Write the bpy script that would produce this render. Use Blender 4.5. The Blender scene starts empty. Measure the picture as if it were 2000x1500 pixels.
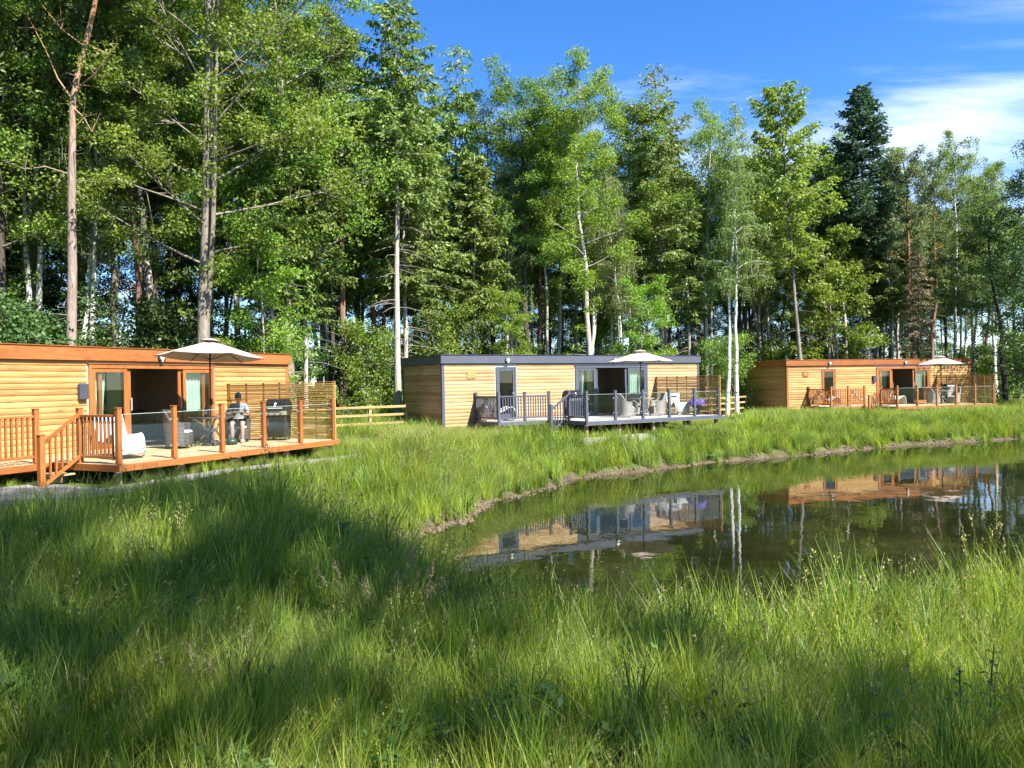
import bpy, math, random
import numpy as np
from mathutils import Matrix, Vector
R = math.radians
rng = np.random.default_rng(11)
random.seed(5)
SC = bpy.context.scene
COL = SC.collection

# ------------------------------------------------------------------ camera
EYE = 3.15                      # metres above the pond
cam_d = bpy.data.cameras.new('camera')
cam = bpy.data.objects.new('camera', cam_d); COL.objects.link(cam)
cam_d.sensor_fit = 'HORIZONTAL'; cam_d.sensor_width = 36.0
cam_d.lens = 36.0 * 1500.0 / 2000.0
cam_d.clip_start = 0.1; cam_d.clip_end = 6000
ROLL = 0.0175
cam.matrix_world = (Matrix.Translation((0, 0, EYE)) @ Matrix.Rotation(R(90) - 0.002, 4, 'X')
                    @ Matrix.Rotation(-ROLL, 4, 'Z'))
SC.camera = cam

# ------------------------------------------------------------------ sky, sun, exposure
SUN_EL, SUN_AZ = R(48), R(130)          # azimuth from +Y towards +X
world = bpy.data.worlds.new('World'); SC.world = world; world.use_nodes = True
nt = world.node_tree; nt.nodes.clear()
def N(nt, typ, **kw):
    n = nt.nodes.new(typ)
    for k, v in kw.items():
        if k.startswith('_'): setattr(n, k[1:], v)
    return n
out = nt.nodes.new('ShaderNodeOutputWorld'); bg = nt.nodes.new('ShaderNodeBackground')
sky = nt.nodes.new('ShaderNodeTexSky'); sky.sky_type = 'NISHITA'; sky.sun_disc = False
sky.sun_elevation = SUN_EL; sky.sun_rotation = SUN_AZ
sky.altitude = 600; sky.air_density = 1.0; sky.dust_density = 0.1; sky.ozone_density = 4.5
hsv = nt.nodes.new('ShaderNodeHueSaturation'); hsv.inputs['Saturation'].default_value = 1.26; hsv.inputs['Value'].default_value = 0.93; hsv.inputs['Hue'].default_value = 0.508
nt.links.new(sky.outputs[0], hsv.inputs['Color'])
# thin cirrus everywhere: noise on the plane where each view ray meets a high cloud sheet
tc = nt.nodes.new('ShaderNodeTexCoord'); sep = nt.nodes.new('ShaderNodeSeparateXYZ')
nt.links.new(tc.outputs['Generated'], sep.inputs[0])
def M(op, a=None, b=None, c=None, tree=None):
    t = tree or nt
    n = t.nodes.new('ShaderNodeMath'); n.operation = op
    for i, v in enumerate((a, b, c)):
        if v is None: continue
        if isinstance(v, (int, float)): n.inputs[i].default_value = v
        else: t.links.new(v, n.inputs[i])
    return n.outputs[0]
zc = M('MAXIMUM', M('ADD', sep.outputs[2], 0.10), 0.03)
px = M('DIVIDE', sep.outputs[0], zc); py = M('DIVIDE', sep.outputs[1], zc)
comb = nt.nodes.new('ShaderNodeCombineXYZ')
nt.links.new(px, comb.inputs[0]); nt.links.new(py, comb.inputs[1])
mp = nt.nodes.new('ShaderNodeMapping'); mp.inputs['Rotation'].default_value = (0, 0, R(-24)); mp.inputs['Scale'].default_value = (0.42, 1.35, 1)
mp.inputs['Location'].default_value = (-8, 2, 0)
nt.links.new(comb.outputs[0], mp.inputs[0])
n1 = nt.nodes.new('ShaderNodeTexNoise'); n1.inputs['Scale'].default_value = 0.85; n1.inputs['Detail'].default_value = 9; n1.inputs['Roughness'].default_value = 0.6; n1.inputs['Distortion'].default_value = 0.6
nt.links.new(mp.outputs[0], n1.inputs['Vector'])
mp2 = nt.nodes.new('ShaderNodeMapping'); mp2.inputs['Location'].default_value = (9, -4.8, 0)
nt.links.new(comb.outputs[0], mp2.inputs[0])
n2 = nt.nodes.new('ShaderNodeTexNoise'); n2.inputs['Scale'].default_value = 0.27; n2.inputs['Detail'].default_value = 2
nt.links.new(mp2.outputs[0], n2.inputs['Vector'])
CLOUD_BIAS = -0.02
cov = M('ADD', M('MULTIPLY', n2.outputs[0], 1.25), M('MULTIPLY', n1.outputs[0], 1.15))
mr = nt.nodes.new('ShaderNodeMapRange'); mr.interpolation_type = 'SMOOTHSTEP'
nt.links.new(cov, mr.inputs['Value']); mr.inputs['From Min'].default_value = 1.275; mr.inputs['From Max'].default_value = 1.62
mr.inputs['To Max'].default_value = 0.85
mix = nt.nodes.new('ShaderNodeMixRGB'); nt.links.new(mr.outputs[0], mix.inputs[0]); nt.links.new(hsv.outputs[0], mix.inputs[1])
mix.inputs[2].default_value = (5.6, 6.0, 6.6, 1)
nt.links.new(mix.outputs[0], bg.inputs[0]); bg.inputs[1].default_value = 0.095
nt.links.new(bg.outputs[0], out.inputs[0])

sun_d = bpy.data.lights.new('sun', 'SUN'); sun_d.energy = 5.0; sun_d.angle = R(0.53); sun_d.color = (1.0, 0.955, 0.88)
sun = bpy.data.objects.new('sun', sun_d); COL.objects.link(sun)
sdir = Vector((math.sin(SUN_AZ) * math.cos(SUN_EL), math.cos(SUN_AZ) * math.cos(SUN_EL), math.sin(SUN_EL)))
sun.rotation_euler = sdir.to_track_quat('Z', 'Y').to_euler(); sun.location = sdir * 80
SC.view_settings.view_transform = 'Standard'; SC.view_settings.look = 'None'
SC.view_settings.gamma = 1.0; SC.view_settings.use_curve_mapping = False
SC.view_settings.exposure = 1.68
SC.render.engine = 'CYCLES'
SC.cycles.max_bounces = 7; SC.cycles.diffuse_bounces = 3; SC.cycles.glossy_bounces = 4
SC.cycles.transmission_bounces = 4; SC.cycles.transparent_max_bounces = 8
SC.cycles.caustics_reflective = False; SC.cycles.caustics_refractive = False
SC.cycles.sample_clamp_indirect = 6
SC.cycles.use_adaptive_sampling = True; SC.cycles.adaptive_threshold = 0.012
SC.cycles.use_denoising = True

# ------------------------------------------------------------------ helpers
def px_ray(x, y):
    """unit-depth ray of a photograph pixel (for setting out only)"""
    dx, dy = x - 1000.0, -(y - 747.0)
    c, s = math.cos(ROLL), math.sin(ROLL)
    return (dx * c + dy * s) / 1500.0, (-dx * s + dy * c) / 1500.0

def tag(o, label=None, cat=None, group=None, kind=None):
    if label: o['label'] = label
    if cat: o['category'] = cat
    if group: o['group'] = group
    if kind: o['kind'] = kind
    return o

def empty(name, loc=(0, 0, 0), rz=0.0, label=None, cat=None, group=None, mat=None):
    o = bpy.data.objects.new(name, None); COL.objects.link(o)
    if mat is not None: o.matrix_world = mat
    else:
        o.location = loc; o.rotation_euler = (0, 0, rz)
    o.empty_display_size = 0.2
    return tag(o, label, cat, group)

def mesh_np(name, v, f, smooth=False):
    """v (n,3), f (m,k) with k = 3 or 4, all alike"""
    v = np.asarray(v, np.float32); f = np.asarray(f, np.int32)
    me = bpy.data.meshes.new(name)
    me.vertices.add(len(v)); me.vertices.foreach_set('co', v.ravel())
    k = f.shape[1]
    me.loops.add(f.size); me.loops.foreach_set('vertex_index', f.ravel())
    me.polygons.add(len(f)); me.polygons.foreach_set('loop_start', np.arange(0, f.size, k, dtype=np.int32))
    if smooth: me.polygons.foreach_set('use_smooth', np.ones(len(f), bool))
    me.update(calc_edges=True)
    return me

def link(name, me, mat=None, parent=None):
    o = bpy.data.objects.new(name, me); COL.objects.link(o)
    if mat is not None and len(me.materials) == 0: me.materials.append(mat)
    if parent is not None: o.parent = parent
    return o

class MB:
    def __init__(s): s.v = []; s.f = []
    def add(s, v, f):
        n = len(s.v); s.v += [tuple(p) for p in v]; s.f += [tuple(i + n for i in q) for q in f]; return s
    def box(s, x0, x1, y0, y1, z0, z1, M=None, ch=0.0):
        if ch > 0:
            # chamfered along every edge: three nested boxes' corner rings
            v = []; f = []
            X = (x0, x1); Y = (y0, y1); Z = (z0, z1)
            idx = {}
            for i in (0, 1):
                for j in (0, 1):
                    for k in (0, 1):
                        sx, sy, sz = (1, -1)[i], (1, -1)[j], (1, -1)[k]
                        for t in range(3):
                            p = [X[i] + sx * ch, Y[j] + sy * ch, Z[k] + sz * ch]
                            p[t] = (X[i], Y[j], Z[k])[t]
                            idx[i, j, k, t] = len(v); v.append(p)
            g = idx
            for i in (0, 1): f.append([g[i,0,0,0], g[i,1,0,0], g[i,1,1,0], g[i,0,1,0]])
            for j in (0, 1): f.append([g[0,j,0,1], g[1,j,0,1], g[1,j,1,1], g[0,j,1,1]])
            for k in (0, 1): f.append([g[0,0,k,2], g[1,0,k,2], g[1,1,k,2], g[0,1,k,2]])
            for j in (0, 1):
                for k in (0, 1): f.append([g[0,j,k,1], g[1,j,k,1], g[1,j,k,2], g[0,j,k,2]])
            for i in (0, 1):
                for k in (0, 1): f.append([g[i,0,k,0], g[i,1,k,0], g[i,1,k,2], g[i,0,k,2]])
            for i in (0, 1):
                for j in (0, 1): f.append([g[i,j,0,0], g[i,j,1,0], g[i,j,1,1], g[i,j,0,1]])
            for i in (0, 1):
                for j in (0, 1):
                    for k in (0, 1): f.append([g[i,j,k,0], g[i,j,k,1], g[i,j,k,2]])
        else:
            v = [(x0,y0,z0),(x1,y0,z0),(x1,y1,z0),(x0,y1,z0),(x0,y0,z1),(x1,y0,z1),(x1,y1,z1),(x0,y1,z1)]
            f = [(0,3,2,1),(4,5,6,7),(0,1,5,4),(1,2,6,5),(2,3,7,6),(3,0,4,7)]
        if M is not None: v = [tuple(M @ Vector(p)) for p in v]
        return s.add(v, f)
    def tube(s, pts, rad, n=8, caps=True):
        pts = [Vector(p) for p in pts]
        if isinstance(rad, (int, float)): rad = [rad] * len(pts)
        rings = []; up = Vector((0.02, 0.03, 1))
        for i, p in enumerate(pts):
            d = (pts[min(i + 1, len(pts) - 1)] - pts[max(i - 1, 0)])
            if d.length < 1e-9: d = Vector((0, 0, 1))
            d.normalize()
            a = d.cross(up if abs(d.dot(up.normalized())) < 0.98 else Vector((1, 0, 0))).normalized(); b = d.cross(a)
            rings.append([p + (a * math.cos(2 * math.pi * k / n) + b * math.sin(2 * math.pi * k / n)) * rad[i] for k in range(n)])
        v = [q for r in rings for q in r]; f = []
        for i in range(len(pts) - 1):
            for k in range(n):
                f.append((i*n+k, i*n+(k+1)%n, (i+1)*n+(k+1)%n, (i+1)*n+k))
        if caps:
            f.append(tuple(range(n - 1, -1, -1))); f.append(tuple((len(pts)-1)*n + k for k in range(n)))
        return s.add(v, f)
    def lathe(s, prof, n=16, c=(0, 0, 0)):
        v = []; f = []
        for r, z in prof:
            for k in range(n): v.append((c[0] + r*math.cos(2*math.pi*k/n), c[1] + r*math.sin(2*math.pi*k/n), c[2] + z))
        for i in range(len(prof) - 1):
            for k in range(n): f.append((i*n+k, i*n+(k+1)%n, (i+1)*n+(k+1)%n, (i+1)*n+k))
        return s.add(v, f)
    def sheet(s, grid, thick=None):
        """grid[i][j] of points -> quads; thick: offset vector for a back side"""
        h, w = len(grid), len(grid[0])
        v = [p for r in grid for p in r]; f = []
        for i in range(h - 1):
            for j in range(w - 1): f.append((i*w+j, i*w+j+1, (i+1)*w+j+1, (i+1)*w+j))
        if thick is not None:
            t = Vector(thick); m = len(v)
            v = v + [tuple(Vector(p) + t) for p in v]
            f = f + [tuple(i + m for i in q[::-1]) for q in f]
            rim = [j for j in range(w)] + [i*w+w-1 for i in range(1, h)] + [(h-1)*w+j for j in range(w-2, -1, -1)] + [i*w for i in range(h-2, 0, -1)]
            for a, b in zip(rim, rim[1:] + rim[:1]): f.append((b, a, a + m, b + m))
        return s.add(v, f)
    def mesh(s, name, smooth=False):
        me = bpy.data.meshes.new(name); me.from_pydata(s.v, [], s.f); me.update()
        if smooth: me.polygons.foreach_set('use_smooth', [True] * len(me.polygons))
        return me
    def build(s, name, mat, parent=None, smooth=False, bevel=0):
        o = link(name, s.mesh(name, smooth), mat, parent)
        if bevel:
            b = o.modifiers.new('bevel', 'BEVEL'); b.width = bevel; b.segments = 2; b.limit_method = 'ANGLE'
        return o

def copy_tree(o, parent=None):
    c = o.copy(); COL.objects.link(c); c.parent = parent
    for ch in o.children: copy_tree(ch, c)
    return c

# ------------------------------------------------------------------ materials
def newmat(name):
    m = bpy.data.materials.new(name); m.use_nodes = True
    t = m.node_tree; b = t.nodes['Principled BSDF']
    return m, t, b
def ramp(t, fac, stops):
    r = t.nodes.new('ShaderNodeValToRGB'); e = r.color_ramp.elements
    while len(e) < len(stops): e.new(0.5)
    for i, (p, c) in enumerate(stops): e[i].position = p; e[i].color = (*c, 1)
    t.links.new(fac, r.inputs[0]); return r.outputs[0]
def noise(t, vec, scale, detail=4, rough=0.55, dist=0.0):
    n = t.nodes.new('ShaderNodeTexNoise'); n.inputs['Scale'].default_value = scale; n.inputs['Detail'].default_value = detail
    n.inputs['Roughness'].default_value = rough; n.inputs['Distortion'].default_value = dist
    if vec is not None: t.links.new(vec, n.inputs['Vector'])
    return n.outputs[0]
def coords(t, kind='Object', scale=(1, 1, 1), jitter=True):
    tc = t.nodes.new('ShaderNodeTexCoord'); mp = t.nodes.new('ShaderNodeMapping'); mp.inputs['Scale'].default_value = scale
    t.links.new(tc.outputs[kind], mp.inputs[0])
    oi = t.nodes.new('ShaderNodeObjectInfo')
    if jitter:
        c = t.nodes.new('ShaderNodeCombineXYZ')
        t.links.new(M('MULTIPLY', oi.outputs['Random'], 37.0, tree=t), c.inputs[0]); t.links.new(M('MULTIPLY', oi.outputs['Random'], 91.0, tree=t), c.inputs[2])
        t.links.new(c.outputs[0], mp.inputs['Location'])
    return mp.outputs[0], oi.outputs['Random']
def mixc(t, fac, a, b, mode='MIX'):
    n = t.nodes.new('ShaderNodeMixRGB'); n.blend_type = mode
    for i, v in ((0, fac), (1, a), (2, b)):
        if isinstance(v, (int, float)): n.inputs[i].default_value = v
        elif isinstance(v, tuple): n.inputs[i].default_value = (*v, 1)
        else: t.links.new(v, n.inputs[i])
    return n.outputs[0]
def bump(t, b, h, strength=0.3, dist=0.01):
    n = t.nodes.new('ShaderNodeBump'); n.inputs['Strength'].default_value = strength; n.inputs['Distance'].default_value = dist
    t.links.new(h, n.inputs['Height']); t.links.new(n.outputs[0], b.inputs['Normal'])

def wood(name, dark, mid, light, axis='x', rough=0.55, coat=0.0, vary=0.5, knots=True):
    m, t, b = newmat(name)
    sc = {'x': (0.9, 14, 14), 'y': (14, 0.9, 14), 'z': (14, 14, 0.9)}[axis]
    v, rnd = coords(t, 'Object', sc)
    g = noise(t, v, 2.2, 6, 0.6, 1.2)
    col = ramp(t, g, [(0.28, dark), (0.5, mid), (0.72, light)])
    sc2 = {'x': (1.0, 3, 3), 'y': (3, 1.0, 3), 'z': (3, 3, 1.0)}[axis]
    v2, _ = coords(t, 'Object', sc2)
    if knots:
        k = noise(t, v2, 3.1, 1, 0.4)
        kf = ramp(t, k, [(0.68, (0, 0, 0)), (0.76, (1, 1, 1))])
        col = mixc(t, M('MULTIPLY', kf, 0.55, tree=t), col, tuple(c * 0.42 for c in dark))
    # board-to-board tone
    tone = ramp(t, rnd, [(0.0, tuple(1 - vary * 0.40 * w for w in (0.7, 1.0, 1.2))), (0.5, (1, 1, 1)), (1.0, (1.06, 1.10, 1.16))])
    col = mixc(t, 1.0, col, tone, 'MULTIPLY')
    big = noise(t, v2, 0.7, 3)
    col = mixc(t, 1.0, col, ramp(t, big, [(0.3, (0.78, 0.74, 0.70)), (0.7, (1.10, 1.10, 1.10))]), 'MULTIPLY')
    t.links.new(col, b.inputs['Base Color']); b.inputs['Roughness'].default_value = rough
    b.inputs['Specular IOR Level'].default_value = 0.35
    bump(t, b, g, 0.25, 0.004)
    return m
def plain(name, col, rough=0.5, metal=0.0, var=0.12, scale=18, spec=0.5, bumpy=0.0, kind='Object'):
    m, t, b = newmat(name)
    v, rnd = coords(t, kind, (1, 1, 1))
    n = noise(t, v, scale, 5)
    c = mixc(t, n, tuple(c * (1 - var) for c in col), tuple(min(1, c * (1 + var)) for c in col))
    big = noise(t, v, scale * 0.13, 3)
    c = mixc(t, 1.0, c, ramp(t, big, [(0.3, (0.9, 0.9, 0.9)), (0.7, (1.05, 1.05, 1.05))]), 'MULTIPLY')
    t.links.new(c, b.inputs['Base Color']); b.inputs['Metallic'].default_value = metal
    r = M('MULTIPLY_ADD', n, 0.2, rough - 0.1, tree=t); t.links.new(r, b.inputs['Roughness'])
    b.inputs['Specular IOR Level'].default_value = spec
    if bumpy: bump(t, b, n, bumpy, 0.01)
    return m
def leafmat(name, cols, trans=0.45, rough=0.5, objvar=0.25, pos_scale=0.35, spec=0.35):
    """leaf with light passing through; cols: dark, mid, light"""
    m, t, b = newmat(name)
    gm = t.nodes.new('ShaderNodeNewGeometry'); oi = t.nodes.new('ShaderNodeObjectInfo')
    n = noise(t, gm.outputs['Position'], pos_scale, 3)
    isl = gm.outputs['Random Per Island']
    f = M('ADD', M('MULTIPLY', n, 0.62, tree=t), M('MULTIPLY', isl, 0.42, tree=t), tree=t)
    col = ramp(t, f, [(0.24, cols[0]), (0.5, cols[1]), (0.8, cols[2])])
    hs = t.nodes.new('ShaderNodeHueSaturation')
    t.links.new(M('MULTIPLY_ADD', oi.outputs['Random'], 0.03 * objvar * 4, 0.5 - 0.010 * objvar * 4, tree=t), hs.inputs['Hue'])
    t.links.new(M('MULTIPLY_ADD', oi.outputs['Random'], objvar * 1.2, 1 - objvar * 0.6, tree=t), hs.inputs['Value'])
    t.links.new(col, hs.inputs['Color']); col = hs.outputs[0]
    t.links.new(col, b.inputs['Base Color']); b.inputs['Roughness'].default_value = rough
    b.inputs['Specular IOR Level'].default_value = spec
    tr = t.nodes.new('ShaderNodeBsdfTranslucent')
    tcol = mixc(t, 1.0, col, (1.25, 1.25, 0.55), 'MULTIPLY')
    t.links.new(tcol, tr.inputs['Color'])
    ms = t.nodes.new('ShaderNodeMixShader'); ms.inputs[0].default_value = trans
    t.links.new(b.outputs[0], ms.inputs[1]); t.links.new(tr.outputs[0], ms.inputs[2])
    t.links.new(ms.outputs[0], t.nodes['Material Output'].inputs[0])
    return m

MT = {}
MT['clad_gold'] = wood('clad_gold', (0.326, 0.170, 0.050), (0.429, 0.259, 0.089), (0.495, 0.334, 0.140), 'x', 0.6, vary=0.9)
MT['clad_pale'] = wood('clad_pale', (0.377, 0.227, 0.094), (0.453, 0.306, 0.145), (0.503, 0.373, 0.211), 'x', 0.62, vary=0.8)
MT['stain'] = wood('stain', (0.212, 0.067, 0.015), (0.310, 0.109, 0.026), (0.381, 0.151, 0.042), 'x', 0.6, vary=0.55, knots=False)
MT['stain_z'] = wood('stain_z', (0.212, 0.067, 0.015), (0.310, 0.109, 0.026), (0.381, 0.151, 0.042), 'z', 0.6, vary=0.55, knots=False)
MT['stain_y'] = wood('stain_y', (0.212, 0.067, 0.015), (0.310, 0.109, 0.026), (0.381, 0.151, 0.042), 'y', 0.6, vary=0.55, knots=False)
MT['deck_wood'] = wood('deck_wood', (0.277, 0.220, 0.120), (0.365, 0.302, 0.176), (0.428, 0.365, 0.233), 'x', 0.65, vary=0.4)
MT['deck_grey'] = wood('deck_grey', (0.252, 0.246, 0.233), (0.327, 0.320, 0.309), (0.390, 0.383, 0.365), 'x', 0.65, vary=0.35, knots=False)
MT['slat'] = wood('slat', (0.289, 0.170, 0.047), (0.408, 0.255, 0.076), (0.510, 0.340, 0.119), 'y', 0.65, vary=0.9)
MT['slat_red'] = wood('slat_red', (0.306, 0.145, 0.043), (0.425, 0.221, 0.068), (0.510, 0.306, 0.111), 'y', 0.65, vary=0.9)
MT['fence_wood'] = wood('fence_wood', (0.316, 0.206, 0.076), (0.412, 0.289, 0.117), (0.480, 0.357, 0.172), 'x', 0.7, vary=0.5)
MT['rawpost'] = wood('rawpost', (0.16, 0.11, 0.07), (0.25, 0.18, 0.115), (0.34, 0.26, 0.17), 'z', 0.85, vary=0.6)
MT['grey'] = plain('grey', (0.072, 0.081, 0.106), 0.45, var=0.08)
MT['grey_dark'] = plain('grey_dark', (0.035, 0.038, 0.048), 0.5)
MT['roof'] = plain('roof', (0.06, 0.06, 0.062), 0.8)
MT['void'] = plain('void', (0.02, 0.019, 0.018), 0.9)
MT['black'] = plain('black', (0.012, 0.012, 0.013), 0.3, spec=0.6)
MT['blackmat'] = plain('blackmat', (0.02, 0.02, 0.021), 0.6)
MT['white'] = plain('white', (0.530, 0.524, 0.504), 0.5, var=0.04)
MT['whitepl'] = plain('whitepl', (0.503, 0.496, 0.476), 0.35, var=0.05)
MT['steel'] = plain('steel', (0.55, 0.55, 0.55), 0.3, 0.9)
MT['canvas'] = plain('canvas', (0.405, 0.328, 0.280), 0.9, var=0.05, scale=60, bumpy=0.1)
MT['curtain'] = plain('curtain', (0.66, 0.74, 0.68), 0.9, var=0.06)
MT['interior'] = plain('interior', (0.576, 0.496, 0.416), 0.8, var=0.05, scale=3)
MT['floor_in'] = plain('floor_in', (0.10, 0.07, 0.05), 0.6)
MT['rattan_dark'] = None; MT['rattan_pale'] = None
def rattan(name, a, b2):
    m, t, b = newmat(name)
    v, r = coords(t, 'Object', (1, 1, 1), False)
    w = t.nodes.new('ShaderNodeTexWave'); w.wave_type = 'BANDS'; w.bands_direction = 'Z'; w.inputs['Scale'].default_value = 9; w.inputs['Distortion'].default_value = 0.8; w.inputs['Detail'].default_value = 2
    t.links.new(v, w.inputs['Vector'])
    n = noise(t, v, 70, 3)
    f = M('ADD', M('MULTIPLY', w.outputs['Fac'], 0.7, tree=t), M('MULTIPLY', n, 0.4, tree=t), tree=t)
    c = ramp(t, f, [(0.2, a), (0.8, b2)]); t.links.new(c, b.inputs['Base Color']); b.inputs['Roughness'].default_value = 0.55
    bump(t, b, f, 0.8, 0.02); return m
MT['rattan_dark'] = rattan('rattan_dark', (0.035, 0.030, 0.027), (0.10, 0.088, 0.080))
MT['rattan_pale'] = rattan('rattan_pale', (0.171, 0.156, 0.136), (0.312, 0.292, 0.267))
MT['cushion'] = plain('cushion', (0.45, 0.43, 0.41), 0.9)
MT['skin'] = plain('skin', (0.374, 0.223, 0.158), 0.5, var=0.06)
MT['shirt'] = plain('shirt', (0.162, 0.174, 0.204), 0.85, var=0.45, scale=45)
MT['shorts'] = plain('shorts', (0.022, 0.024, 0.032), 0.85)
MT['cap'] = plain('cap', (0.108, 0.162, 0.180), 0.85)
MT['hair'] = plain('hair', (0.10, 0.06, 0.035), 0.7)
MT['pink'] = plain('pink', (0.70, 0.07, 0.12), 0.8)
MT['red'] = plain('red', (0.45, 0.03, 0.04), 0.7)
MT['navy'] = plain('navy', (0.015, 0.02, 0.05), 0.8)
MT['bottle'] = plain('bottle', (0.012, 0.03, 0.014), 0.12)
MT['paper'] = plain('paper', (0.528, 0.528, 0.496), 0.8, var=0.2, scale=30)
MT['sage'] = plain('sage', (0.30, 0.33, 0.31), 0.8)
def glass(name, tint=(1, 1, 1), rough=0.0):
    m, t, b = newmat(name)
    t.nodes.remove(b)
    g = t.nodes.new('ShaderNodeBsdfGlossy'); g.inputs['Roughness'].default_value = 0.01
    tr = t.nodes.new('ShaderNodeBsdfTransparent'); tr.inputs[0].default_value = (*tint, 1)
    lw = t.nodes.new('ShaderNodeLayerWeight'); lw.inputs[0].default_value = 0.5      # Schlick, the same from both sides of the sheet
    fr = M('MULTIPLY_ADD', M('POWER', lw.outputs['Facing'], 5.0, tree=t), 0.6, 0.045, tree=t)
    ms = t.nodes.new('ShaderNodeMixShader'); t.links.new(fr, ms.inputs[0]); t.links.new(tr.outputs[0], ms.inputs[1]); t.links.new(g.outputs[0], ms.inputs[2])
    t.links.new(ms.outputs[0], t.nodes['Material Output'].inputs[0]); return m
MT['glass'] = glass('glass', (0.90, 0.94, 0.92))
MT['glass_rail'] = glass('glass_rail', (0.985, 0.992, 0.988))
def lampglow():
    m, t, b = newmat('lamp_lens'); b.inputs['Base Color'].default_value = (0.8, 0.8, 0.8, 1); b.inputs['Roughness'].default_value = 0.25; return m
MT['lens'] = lampglow()
# bark
def bark(name, lo, hi, top=None, z0=6, z1=11, scale=(6, 6, 1.1), patch=None):
    m, t, b = newmat(name)
    v, r = coords(t, 'Object', scale)
    n = noise(t, v, 2.0, 6, 0.65, 0.8)
    c = ramp(t, n, [(0.3, lo), (0.7, hi)])
    if top:
        tc = t.nodes.new('ShaderNodeTexCoord'); sp = t.nodes.new('ShaderNodeSeparateXYZ'); t.links.new(tc.outputs['Object'], sp.inputs[0])
        mr = t.nodes.new('ShaderNodeMapRange'); mr.inputs['From Min'].default_value = z0; mr.inputs['From Max'].default_value = z1
        t.links.new(sp.outputs[2], mr.inputs['Value'])
        c = mixc(t, mr.outputs[0], c, ramp(t, n, [(0.3, tuple(x * 0.6 for x in top)), (0.7, top)]))
    if patch:
        v2, _ = coords(t, 'Object', (1.2, 1.2, 4.5))
        n2 = noise(t, v2, 1.5, 4, 0.7)
        c = mixc(t, ramp(t, n2, [(0.55, (0, 0, 0)), (0.63, (1, 1, 1))]), c, patch)
    t.links.new(c, b.inputs['Base Color']); b.inputs['Roughness'].default_value = 0.9; b.inputs['Specular IOR Level'].default_value = 0.2
    bump(t, b, n, 0.9, 0.05); return m
MT['bark_pine'] = bark('bark_pine', (0.17, 0.125, 0.10), (0.36, 0.28, 0.235), (0.46, 0.25, 0.12), 9, 14)
MT['bark_pine_red'] = bark('bark_pine_red', (0.13, 0.085, 0.065), (0.27, 0.18, 0.14), (0.34, 0.145, 0.07), 4, 10)
MT['bark_grey'] = bark('bark_grey', (0.13, 0.11, 0.085), (0.30, 0.26, 0.21))
MT['bark_pale'] = bark('bark_pale', (0.26, 0.23, 0.20), (0.50, 0.45, 0.40))
MT['bark_dark'] = bark('bark_dark', (0.035, 0.03, 0.025), (0.10, 0.085, 0.07))
MT['bark_birch'] = bark('bark_birch', (0.50, 0.47, 0.43), (0.74, 0.72, 0.68), patch=(0.10, 0.085, 0.075))
MT['deadwood'] = bark('deadwood', (0.20, 0.165, 0.13), (0.38, 0.33, 0.27))
# foliage
MT['lf_green'] = leafmat('lf_green', [(0.101, 0.162, 0.028), (0.176, 0.263, 0.040), (0.287, 0.372, 0.061)], 0.42)
MT['lf_oak'] = leafmat('lf_oak', [(0.081, 0.146, 0.031), (0.138, 0.224, 0.041), (0.222, 0.318, 0.057)], 0.40)
MT['lf_bright'] = leafmat('lf_bright', [(0.127, 0.206, 0.024), (0.199, 0.299, 0.037), (0.289, 0.385, 0.060)], 0.48)
MT['lf_dark'] = leafmat('lf_dark', [(0.042, 0.081, 0.023), (0.071, 0.130, 0.033), (0.113, 0.180, 0.048)], 0.30)
MT['lf_birch'] = leafmat('lf_birch', [(0.112, 0.168, 0.041), (0.174, 0.241, 0.060), (0.250, 0.314, 0.090)], 0.45)
MT['nd_spruce'] = leafmat('nd_spruce', [(0.104, 0.153, 0.037), (0.165, 0.234, 0.053), (0.250, 0.326, 0.078)], 0.28)
MT['nd_pine'] = leafmat('nd_pine', [(0.091, 0.132, 0.064), (0.144, 0.191, 0.089), (0.215, 0.260, 0.122)], 0.25)
MT['nd_dark'] = leafmat('nd_dark', [(0.029, 0.058, 0.031), (0.049, 0.091, 0.047), (0.078, 0.127, 0.065)], 0.22)
MT['nd_larch'] = leafmat('nd_larch', [(0.152, 0.195, 0.031), (0.218, 0.271, 0.048), (0.297, 0.347, 0.072)], 0.42)
MT['nd_brown'] = leafmat('nd_brown', [(0.10, 0.075, 0.045), (0.155, 0.12, 0.075), (0.21, 0.17, 0.11)], 0.2)
# ------------------------------------------------------------------ setting out: the three cabins on their arc
class Frame:
    """local frame of a cabin: a along the front, b outwards from the front wall, h above the cladding's foot"""
    def __init__(s, x, y, th, zb, back=0.0, deck=0.42, H=3.04):
        th = R(th); s.u = Vector((math.sin(th), math.cos(th), 0)); s.n = Vector((math.cos(th), -math.sin(th), 0))
        s.o = Vector((x, y, zb)) - s.u * back; s.deck = deck; s.H = H
        s.rz = math.pi / 2 - th
        s.M = Matrix.Translation(s.o) @ Matrix.Rotation(s.rz, 4, 'Z')
    def w(s, a, b, h=0.0): return s.o + s.u * a + s.n * b + Vector((0, 0, h))
    def loc(s, x, y):
        d = Vector((x, y, 0)) - Vector((s.o.x, s.o.y, 0)); return d.dot(s.u), d.dot(s.n)
F1 = Frame(-7.535, 25.744, 24.78, EYE - 1.96, back=13.6, deck=0.45, H=3.02)
F2 = Frame(-2.741, 30.197, 59.65, EYE - 1.92, deck=0.41, H=3.04)
F3 = Frame(15.87, 44.354, 72.67, EYE - 2.08, deck=0.40, H=3.08)
FR = [F1, F2, F3]
A0, A1, A2 = 1.38, 4.02, 11.0     # deck: walkway left end, notch, right end
B1, B2 = 2.02, 4.05               # walkway depth, terrace depth

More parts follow.
